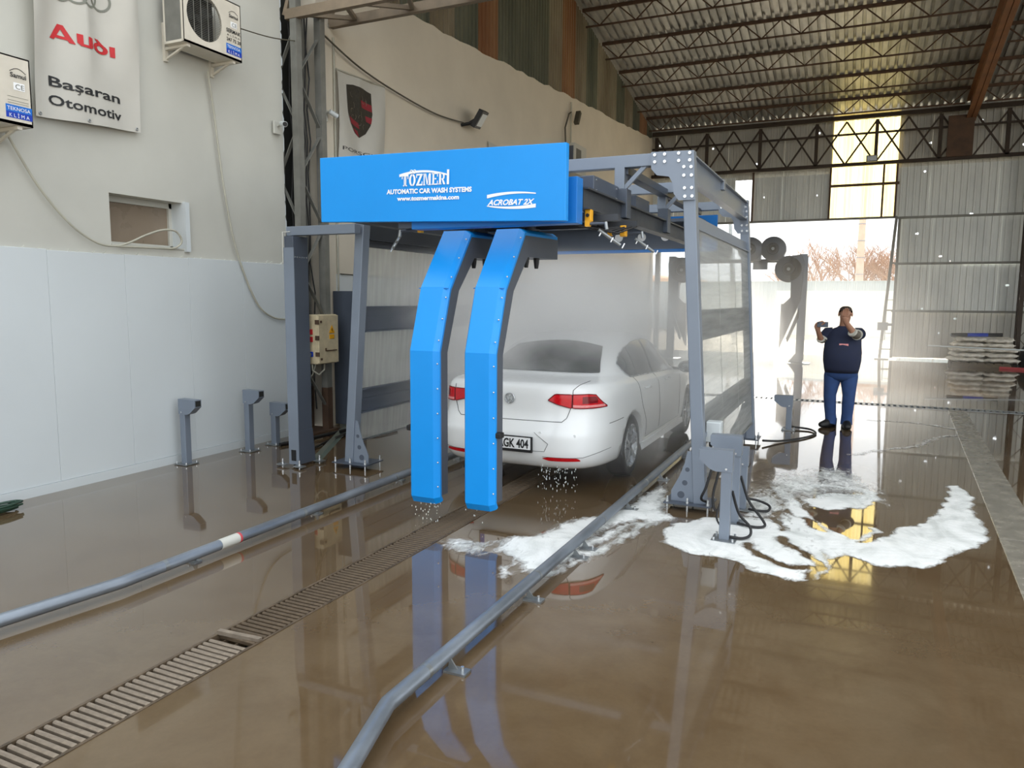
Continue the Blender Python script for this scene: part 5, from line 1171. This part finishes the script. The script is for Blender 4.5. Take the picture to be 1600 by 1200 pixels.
zq = lambda x, z: (lambda u: float(np.interp(z, (zr_ + (zf_ - zr_) * ((1 - np.clip(u, 0, 1) ** n_) ** (1 / n_) + 1) / 2)[u < .999], (yc_ + L_ * (1 - np.clip(u, 0, 1) ** n_) ** (1 / n_))[u < .999])))(np.abs(x) / w_)
ws.grid(lambda a, b: (lambda x, z: (CX + x, zq(x, z) + .006, z + .004))(-.6 + 1.2 * a, 1.03 + .33 * b * (1 - .12 * (2 * a - 1) ** 2)), 20, 8); ws.build('windscreen', M['glass'], ct)
hl = MB(); [hl.ball((CX + s * .68, 10.86, .69), 1, 12, 7, (.17, .1, .07)) for s in (-1, 1)]; hl.build('headlight', M['alloy'], ct)
pn = MB().bx(CX - .275, CX + .275, 6.238, 6.262, .408, .558).build('plate_frame', M['black'], ct, bevel=.004)
MB().bx(CX - .26, CX + .26, 6.234, 6.239, .437, .549).build('number_plate', M['white_print'], pn); MB().bx(CX - .26, CX - .215, 6.2325, 6.2345, .437, .549).build('plate_band', M['pvc_navy'], pn)
text('AGK 404', .115, (CX - .07, 6.232, .452), (1, 0, 0), (0, 0, 1), M['text_black'], pn, width=.315, bold=.003)
bd = MB(); by, bz_ = car_rear(0, .90) - .012, .90; bd.torus((CX, by, bz_), .047, .006, (0, 1, 0), 24, 6)
for a, b in (((-.026, .036), (0, .006)), ((0, .006), (.026, .036)), ((-.04, .018), (-.02, -.036)), ((-.02, -.036), (0, -.004)), ((0, -.004), (.02, -.036)), ((.02, -.036), (.04, .018))): bd.bar((CX + a[0], by, bz_ + a[1]), (CX + b[0], by, bz_ + b[1]), .007, .006, (0, 1, 0))
bd.build('badge', M['alloy'], ct)
for yv in AX:
    for sg in (-1, 1):
        c_ = Vector((CX + sg * .80, yv, .325)); ax = Vector((sg, 0, 0))
        wh = MB().lathe([(.225, -.10), (.29, -.11), (.316, -.09), (.325, -.05), (.325, .05), (.316, .085), (.29, .10), (.235, .095), (.225, .08)], c_, ax, 40).build('wheel', M['tyre'], ct)
        rm = MB().lathe([(.228, .09), (.222, .098), (.21, .09), (.205, .0), (.19, -.05), (0.0, -.05)], c_, ax, 36).build('rim', M['alloy'], wh)
        sp = MB()
        for q in range(5):
            for e_ in (-.13, .13):
                a = 2 * math.pi * q / 5 + .3; d0 = Vector((0, math.cos(a), math.sin(a))); d1 = Vector((0, math.cos(a + e_ * 1.3), math.sin(a + e_ * 1.3))); sp.bar(c_ + d0 * .03 + ax * .075, c_ + d1 * .215 + ax * .085, .024, .03, ax)
        sp.cyl(c_ + ax * .02, c_ + ax * .085, .055, 16); sp.build('spoke', M['alloy'], wh)
        MB().cyl(c_ - ax * .03, c_ - ax * .02, .15, 24).build('brake_disc', M['galv'], wh); MB().cyl(c_ + ax * .085, c_ + ax * .092, .028, 14).build('hub_cap', M['dkgrey'], wh)
MB().tube([(CX, yv, .3) for yv in ()] or [(CX - .75, 7.43, .325), (CX + .75, 7.43, .325)], .05, 8).build('axle', M['dark'], ct)

# ================================================================ STANDING MAN
PX, PY = -.15, 11.68
def skin(chains, root, sub=2):
    """chains: lists of (x, y, z, rx, ry); equal positions are shared"""
    vs, rad, ed, ix = [], [], [], {}
    for ch in chains:
        prev = None
        for x, y, z, a, b in ch:
            key = (round(x, 4), round(y, 4), round(z, 4))
            if key not in ix: ix[key] = len(vs); vs.append((PX + x, PY + y, z)); rad.append((a, b))
            i = ix[key]
            if prev is not None and prev != i: ed.append((prev, i))
            prev = i
    me = bpy.data.meshes.new('s'); me.from_pydata(vs, ed, []); ob = bpy.data.objects.new('s', me); COL.objects.link(ob)
    md = ob.modifiers.new('skin', 'SKIN'); md.use_smooth_shade = True
    if not me.skin_vertices: bpy.context.view_layer.update()
    for i, sv in enumerate(me.skin_vertices[0].data): sv.radius = rad[i]; sv.use_root = (i == root)
    sb = ob.modifiers.new('sub', 'SUBSURF'); sb.levels = sub; sb.render_levels = sub
    dg = bpy.context.evaluated_depsgraph_get(); dg.update(); m2 = bpy.data.meshes.new_from_object(ob.evaluated_get(dg)); bpy.data.objects.remove(ob)
    out = ([v.co.copy() for v in m2.vertices], [tuple(p.vertices) for p in m2.polygons]); bpy.data.meshes.remove(m2); return out
def skin_obj(name, parts, mat, par, sub=2):
    mb = MB()
    for chains, root in parts: v, f_ = skin(chains, root, sub); mb.add(v, f_, True)
    return mb.build(name, mat, par)
M['skin'] = paint('skin', (172, 128, 104), .55, 0, .06, 12); M['navy'] = paint('navy_cloth', (34, 42, 68), .85, 0, .12, 14, .1); M['jeans'] = paint('blue_jeans', (44, 72, 122), .85, 0, .16, 12, .15)
M['hair'] = paint('dark_hair', (62, 52, 44), .8, 0, .2, 40); M['sleeve'] = paint('grey_brown_sleeve', (104, 98, 88), .85, 0, .1, 10); M['cuff'] = paint('pale_cuff_stripe', (196, 196, 186), .85)
mn = thing('person', 'man in navy top and blue jeans raising a hand and holding a phone out', 'person', (PX, PY, 0))
sh = (0, 0, 1.40)
torso = [(0, 0, .92, .17, .13), (0, -.01, 1.10, .19, .15), (0, 0, 1.28, .18, .13), (0, .01, 1.42, .09, .08), (0, 0, 1.50, .062, .062)]
head = [(0, 0, 1.50, .062, .062), (.012, -.025, 1.575, .072, .085), (.012, -.02, 1.655, .086, .104), (.012, -.005, 1.725, .072, .085)]
rarm = [(0, 0, 1.28, .18, .13), (-.19, 0, 1.375, .055, .055), (-.285, -.06, 1.255, .05, .05), (-.335, -.22, 1.42, .032, .032), (-.338, -.235, 1.45, .046, .028), (-.345, -.25, 1.495, .052, .026)]
larm = [(0, 0, 1.28, .18, .13), (.20, -.01, 1.375, .055, .055), (.155, -.28, 1.36, .052, .052), (.03, -.40, 1.54, .034, .034), (.025, -.415, 1.575, .046, .03), (.014, -.43, 1.635, .056, .028)]
rleg = [(0, 0, .92, .17, .13), (-.10, 0, .82, .095, .1), (-.13, -.02, .48, .06, .065), (-.10, .02, .10, .040, .04), (-.22, -.11, .035, .026, .015)]
lleg = [(0, 0, .92, .17, .13), (.09, 0, .82, .095, .1), (.11, -.02, .48, .06, .065), (.10, .03, .10, .040, .04), (.12, -.16, .035, .026, .015)]
nose = [(.012, -.025, 1.575, .072, .085), (.012, -.135, 1.632, .014, .016)]
bparts = [([torso, head, rarm, larm, rleg, lleg], 0)]
def fingers(base, up, side, fwd, curl, L=(.066, .075, .070, .054)):
    res = []; b = Vector(base); up = Vector(up).normalized(); side = Vector(side).normalized(); fwd = Vector(fwd).normalized()
    for i, l in enumerate(L):
        p = b + side * (.030 - .0195 * i); c = [p - up * .03, p + up * .018]
        for j, q in enumerate((.5, .3, .25)): a = curl * (j + .6); c.append(c[-1] + (up * math.cos(a) + fwd * math.sin(a)) * l * q)
        res.append(([[(v.x, v.y, v.z, .0125 - .001 * j, .0125 - .001 * j) for j, v in enumerate(c)]], 0))
    p = b + side * .036 - up * .03; c = [p - side * .02, p + side * .02 + up * .012 + fwd * .01, p + side * .038 + up * .035 + fwd * .02, p + side * .042 + up * .058 + fwd * .03]
    res.append(([[(v.x, v.y, v.z, .0145 - .001 * j, .0145 - .001 * j) for j, v in enumerate(c)]], 0)); return res
bparts += fingers((.012, -.437, 1.65), (.12, -.05, 1), (1, .1, -.1), (0, -1, .1), .22)
bparts += fingers((-.345, -.255, 1.495), (.25, -.25, .9), (.6, -.3, .2), (.8, -.2, -.2), .75)
skin_obj('body', bparts, M['skin'], mn)
fc = MB(); nb = Vector((PX + .012, PY - .118, 1.64))
fc.ball(nb + Vector((0, -.008, -.008)), .017, 10, 7, (.8, 1, 1.3)); fc.build('nose', M['skin'], mn)
fc = MB(); [fc.ball((PX + .012 + s * .086, PY - .015, 1.645), .026, 10, 7, (.45, .8, 1.2)) for s in (-1, 1)]; fc.build('ear', M['skin'], mn)
fc = MB(); [fc.ball((PX + .012 + s * .032, PY - .104, 1.662), .011, 8, 6) for s in (-1, 1)]; fc.build('eye', M['dark'], mn)
fc = MB(); fc.ball((PX + .012, PY - .103, 1.588), 1, 10, 6, (.026, .01, .007)); fc.build('mouth', M['crest_red'], mn)
hr = MB(); hr.grid(lambda u, v: (PX + .012 + .093 * math.cos(2 * math.pi * u) * math.cos(1.55 * v), PY - .005 + .112 * math.sin(2 * math.pi * u) * math.cos(1.55 * v), 1.668 + .0 + (.03 * (math.sin(2 * math.pi * u) < -.3)) * (1 - v) - .06 * max(0, math.sin(2 * math.pi * u)) * (1 - v) + .092 * math.sin(1.55 * v)), 28, 8); hr.build('hair', M['hair'], mn)
def loft(rows, n=28, p=2.25):
    mb = MB(); vs = []
    for z, cy, w, d in rows:
        for i in range(n):
            t = 2 * math.pi * i / n; c_, s_ = math.cos(t), math.sin(t)
            vs.append((PX + w * math.copysign(abs(c_) ** (2 / p), c_), PY + cy + d * math.copysign(abs(s_) ** (2 / p), s_), z))
    k = len(rows); mb.add(vs, [(i * n + j, i * n + (j + 1) % n, (i + 1) * n + (j + 1) % n, (i + 1) * n + j) for i in range(k - 1) for j in range(n)], True); return mb
at_ = lambda *q: [(PX + x, PY + y, z) for x, y, z in q]
tp_ = loft([(.82, 0, .205, .16), (.81, 0, .222, .174), (.87, -.01, .236, .185), (.98, -.03, .252, .21), (1.10, -.03, .256, .212), (1.22, -.015, .245, .185), (1.32, 0, .238, .155), (1.39, .005, .222, .125), (1.432, .01, .165, .10), (1.465, .01, .085, .08), (1.48, .0, .072, .07)])
tp_.tube(at_((-.14, 0, 1.385), (-.21, 0, 1.375), (-.245, -.02, 1.33), (-.265, -.04, 1.29)), [.075, .085, .078, .07], 14)
tp_.tube(at_((.14, 0, 1.385), (.21, -.01, 1.375), (.21, -.07, 1.37)), [.075, .085, .082], 14)
tp_.build('top', M['navy'], mn)
skin_obj('sleeve', [([[(-.24, -.03, 1.325, .07, .068), (-.282, -.055, 1.262, .064, .062), (-.292, -.09, 1.285, .056, .054)]], 0), ([[(.20, -.08, 1.378, .078, .075), (.165, -.26, 1.362, .067, .064), (.115, -.33, 1.405, .058, .056)]], 0)], M['sleeve'], mn)
k = MB()
for p, q, r in (((-.252, -.035, 1.305), (-.264, -.042, 1.288), .076), ((-.29, -.082, 1.278), (-.294, -.098, 1.293), .058), ((.178, -.20, 1.368), (.172, -.225, 1.366), .074), ((.128, -.315, 1.392), (.112, -.335, 1.41), .062)): k.cyl(Vector((PX, PY, 0)) + Vector(p), Vector((PX, PY, 0)) + Vector(q), r, 18)
k.build('cuff_stripe', M['cuff'], mn)
lg_ = MB(); lg_.bx(PX - .045, PX + .075, PY - .20, PY - .196, 1.205, 1.235); lg_.build('chest_print', M['tail_clear'], mn)
tr_ = loft([(1.0, -.01, .215, .165), (.92, 0, .225, .17), (.84, 0, .228, .172), (.76, 0, .215, .155), (.71, 0, .18, .12), (.69, 0, .12, .08)])
tr_.tube(at_((-.095, 0, .86), (-.11, 0, .74), (-.125, -.01, .60), (-.135, -.025, .48), (-.125, .0, .32), (-.115, .015, .20), (-.105, .02, .12), (-.115, .005, .05)), [.12, .122, .10, .086, .082, .076, .078, .082], 16)
tr_.tube(at_((.09, 0, .86), (.105, 0, .74), (.112, -.01, .60), (.118, -.025, .48), (.112, .0, .32), (.108, .02, .20), (.105, .03, .12), (.105, .02, .05)), [.12, .122, .10, .086, .082, .076, .078, .082], 16)
tr_.build('trousers', M['jeans'], mn)
skin_obj('shoe', [([[(-.085, .07, .055, .055, .06), (-.11, .01, .06, .065, .078), (-.18, -.07, .05, .064, .06), (-.26, -.14, .038, .05, .04)]], 1)], M['black'], mn); skin_obj('shoe', [([[(.10, .09, .055, .055, .06), (.105, .02, .06, .065, .078), (.12, -.09, .05, .064, .06), (.13, -.20, .038, .05, .04)]], 1)], M['black'], mn)
ph = thing('mobile_phone', 'dark mobile phone held sideways in the standing man\'s raised hand', 'phone', (PX - .29, PY - .28, 1.50))
MB().bx(PX - .345, PX - .20, PY - .292, PY - .283, 1.465, 1.54).build('case', M['dkgrey'], ph, bevel=.003); MB().bx(PX - .335, PX - .21, PY - .283, PY - .2815, 1.47, 1.535).build('screen', M['dark'], ph); MB().cyl((PX - .33, PY - .297, 1.522), (PX - .33, PY - .292, 1.522), .009, 10).build('lens', M['black'], ph)

# ================================================================ FOAM AND WATER
FOAM_A = [(-1.319, 5.768), (-1.259, 5.975), (-1.135, 6.147), (-1.019, 6.28), (-0.798, 6.388), (-0.576, 6.497), (-0.477, 6.704), (-0.375, 6.37), (-0.248, 6.087), (-0.132, 5.774), (-0.06, 5.531), (-0.084, 5.315), (-0.138, 5.168), (-0.208, 5.088), (-0.339, 5.048), (-0.495, 5.091), (-0.68, 5.284), (-0.796, 5.282), (-0.987, 5.301), (-1.137, 5.344), (-1.249, 5.472)]
FOAM_B = [(-0.481, 6.743), (-0.353, 6.606), (-0.187, 6.285), (0.026, 6.093), (0.177, 6.134), (0.316, 6.362), (0.395, 6.639), (0.542, 6.782), (0.69, 7.116), (0.803, 7.584), (0.91, 8.1), (0.92, 8.412), (1.03, 8.466), (1.096, 7.999), (1.02, 7.519), (1.059, 6.998), (1.036, 6.648), (0.91, 6.338), (0.75, 6.144), (0.664, 5.882), (0.516, 5.68), (0.366, 5.633), (0.186, 5.624), (0.03, 5.738), (-0.094, 5.622), (-0.241, 5.962), (-0.365, 6.233)]
FOAM_C = [(-0.351, 7.195), (-0.201, 7.553), (0.092, 7.697), (0.205, 7.656), (0.182, 7.367), (0.053, 7.088), (-0.139, 6.952), (-0.299, 7.0)]
FOAM_E = [(-0.844, 7.045), (-0.65, 7.235), (-0.508, 7.073), (-0.503, 6.773), (-0.613, 6.479), (-0.761, 6.407)]
FOAM_D = [(-2.381, 4.585), (-2.336, 4.768), (-2.392, 4.91), (-2.335, 5.094), (-2.155, 5.205), (-2.115, 5.463), (-2.064, 5.719), (-1.932, 5.811), (-1.862, 6.01), (-1.737, 6.363), (-1.744, 6.677), (-1.678, 7.056), (-1.634, 7.151), (-1.464, 6.497), (-1.453, 6.324), (-1.304, 6.118), (-1.302, 5.987), (-1.397, 5.915), (-1.475, 5.726), (-1.479, 5.443), (-1.55, 5.233), (-1.595, 4.967), (-1.689, 4.695), (-1.754, 4.42), (-1.813, 4.359), (-1.946, 4.412), (-2.046, 4.522), (-2.138, 4.664), (-2.241, 4.713), (-2.313, 4.638)]
FOAM_D2 = [(-2.743, 4.654), (-2.752, 4.823), (-2.571, 4.867), (-2.415, 4.899), (-2.347, 4.762), (-2.397, 4.617), (-2.548, 4.563), (-2.673, 4.583)]
FOAM_D3 = [(-2.116, 4.452), (-2.078, 4.507), (-2.001, 4.368), (-2.036, 4.284), (-2.074, 4.299)]
ST = [([(-0.62, 7.599), (-0.506, 7.305), (-0.388, 6.829), (-0.229, 6.405), (-0.079, 6.203), (0.043, 6.101)], .075), ([(-0.574, 7.59), (-0.389, 7.808), (-0.126, 7.895), (0.091, 7.898), (0.228, 7.764), (0.224, 7.524), (0.092, 7.149)], .06), ([(0.043, 6.101), (0.179, 6.295), (0.241, 6.46), (0.225, 6.521)], .03), ([(0.037, 9.631), (0.359, 10.109), (0.782, 10.572), (1.06, 11.35), (1.322, 11.72)], .05), ([(0.289, 12.626), (0.754, 12.687), (1.129, 12.563), (1.35, 12.285)], .06)]
GP = [([(-0.659, 5.697), (-0.572, 5.474), (-0.429, 5.363), (-0.3, 5.336), (-0.176, 5.345)], .03), ([(-0.444, 5.992), (-0.368, 5.808), (-0.238, 5.608), (-0.144, 5.49), (-0.131, 5.367), (-0.196, 5.14)], .03), ([(-0.539, 6.515), (-0.482, 6.318), (-0.432, 6.165)], .018), ([(-1.792, 5.202), (-1.746, 5.427), (-1.684, 5.674), (-1.541, 5.922)], .012), ([(-1.729, 5.021), (-1.636, 5.213), (-1.597, 5.477), (-1.548, 5.74)], .012), ([(-1.791, 4.574), (-1.753, 4.7), (-1.702, 4.837)], .01), ([(-.30, 6.62), (-.22, 6.42), (-.14, 6.28)], .03)]
def seg_d(X, Y, P):
    best = np.full(X.shape, 9.0)
    for (ax, ay), (bx_, by_) in zip(P[:-1], P[1:]):
        dx, dy = bx_ - ax, by_ - ay; t = np.clip(((X - ax) * dx + (Y - ay) * dy) / (dx * dx + dy * dy), 0, 1); best = np.minimum(best, np.hypot(X - ax - t * dx, Y - ay - t * dy))
    return best
def poly_sd(X, Y, P):
    d = seg_d(X, Y, P + P[:1]); ins = np.zeros(X.shape, bool); n = len(P)
    for i in range(n):
        (x0, y0), (x1, y1) = P[i], P[(i + 1) % n]
        c_ = ((y0 > Y) != (y1 > Y)) & (X < (x1 - x0) * (Y - y0) / (y1 - y0 + 1e-12) + x0); ins ^= c_
    return np.where(ins, d, -d)
def foam(label, x0, x1, y0, y1, polys, strokes, gaps, sx=.016, sy=.022, soft=.055, bias=None):
    X, Y = np.meshgrid(np.arange(x0, x1, sx), np.arange(y0, y1, sy), indexing='ij')
    wx = .02 * np.sin(23 * Y + 3 * X) + .012 * np.sin(51 * X + 17 * Y); wy = .03 * np.sin(19 * X + 5 * Y) + .015 * np.sin(43 * Y)
    Xw, Yw = X + wx * .6, Y + wy * .8; F_ = np.full(X.shape, -9.0)
    for p in polys: F_ = np.maximum(F_, poly_sd(Xw, Yw, p))
    for p, w in strokes: F_ = np.maximum(F_, w - seg_d(Xw, Yw, p))
    for p, w in gaps: F_ = np.minimum(F_, seg_d(Xw, Yw, p) - w)
    cov = np.clip(.5 + F_ / soft, 0, 1); cov = np.where(F_ > soft * .5, np.minimum(1.0, .78 + (F_ - soft * .5) * 2), cov * .78)
    if bias is not None: cov = cov * bias(X, Y)
    Z = .003 + .007 * np.clip(F_ / .12, 0, 1) + .0016 * np.sin(31 * X + 11 * np.sin(9 * Y)) * np.clip(F_ / .05, 0, 1)
    keep = cov > .02; idx = -np.ones(X.shape, int); idx[keep] = np.arange(keep.sum())
    vs = np.stack([X[keep], Y[keep], Z[keep]], 1); q = (idx[:-1, :-1], idx[1:, :-1], idx[1:, 1:], idx[:-1, 1:]); ok = (q[0] >= 0) & (q[1] >= 0) & (q[2] >= 0) & (q[3] >= 0); fs = np.stack([a[ok] for a in q], 1)
    me = bpy.data.meshes.new('foam'); me.from_pydata(vs.tolist(), [], fs.tolist()); me.polygons.foreach_set('use_smooth', [True] * len(fs)); at = me.attributes.new('cover', 'FLOAT', 'POINT'); at.data.foreach_set('value', cov[keep].astype(np.float32)); me.materials.append(M['foam'])
    o = bpy.data.objects.new('foam', me); COL.objects.link(o); return tag(o, label, 'foam', None, 'stuff')
foam('white soap foam swirling on the floor around the sensor stands and right of them', -1.45, 1.25, 4.9, 8.6, [FOAM_A, FOAM_B, FOAM_C, FOAM_E], ST[:3], GP[:3] + GP[6:], bias=lambda X, Y: np.where((X < -.45) & (Y > 6.35), .72, 1.0))
foam('streaky white foam under the right guide pipe beside the car', -2.85, -1.2, 4.2, 7.3, [FOAM_D, FOAM_D2, FOAM_D3], [], GP[3:6], soft=.11, bias=lambda X, Y: np.where(X < -2.3, .62, .92))
foam('lacy thin foam film with floor glare put into it, beyond the sensor stands', -1.05, .5, 6.3, 9.2, [[(-.95, 6.9), (-.55, 6.5), (-.35, 6.9), (-.25, 7.3), (.3, 7.4), (.35, 8.1), (0, 8.9), (-.5, 8.6), (-.85, 7.8)]], [], [], soft=.5, bias=lambda X, Y: .60 + .12 * np.sin(9 * X + 4 * Y))  # white film also carries the wet floor's glare in its colour
foam('thin foam trail on the floor in front of the standing man', -.1, 1.5, 9.5, 12.9, [], ST[3:], [], .02, .03, .08, bias=lambda X, Y: .6 + 0 * X)
M['drop'] = paint('water_drop', (225, 232, 232), .08, 0, .02)
mb = MB(); random.seed(31)
for i in range(110):
    x = random.choice((-2.62, -2.60, -2.55, -2.47, -2.45, -2.38, -2.3)) + random.gauss(0, .012); z = .27 * random.random() ** .8; mb.ball((x, 6.36 + random.uniform(-.05, .08), z + .02), random.uniform(.0018, .0042), 6, 4, (1, 1, random.uniform(1.2, 4.5)))
tag(mb.build('water_drops', M['drop']), 'water dripping from under the rear bumper of the white car', 'water', None, 'stuff')
mb = MB()
for i in range(60):
    x = random.choice((-3.2, -3.1, -3.05, -2.7)) + random.gauss(0, .03); mb.ball((x, 5.14 + random.uniform(-.04, .04), .2 * random.random() + .004), random.uniform(.0025, .005), 6, 4, (1, 1, 1.8))
tag(mb.build('water_drops', M['drop']), 'water dripping from the bottoms of the two blue arms', 'water', None, 'stuff')

# ================================================================ STEAM
def mist(label, b, mat):
    m = MB().bx(*b); return tag(m.build('steam', mat), label, 'steam', None, 'stuff')
mist('white steam filling the wash bay over the car', (-4.78, -1.38, 6.3, 10.2, .06, 2.4), make_mist('bay_steam', 3.9, 3.1, .0, .9, .40, .64, ((.28, .6), (.4, .15), (.14, .25))))
mist('bright steam drifting out through the far doorway', (-6.6, 2.6, 10.4, 25.8, .03, 3.6), make_mist('door_steam', .075, 9.7, .55, .35, .3, .7, ((.2, .25), (.25, .2), (.05, .5))))
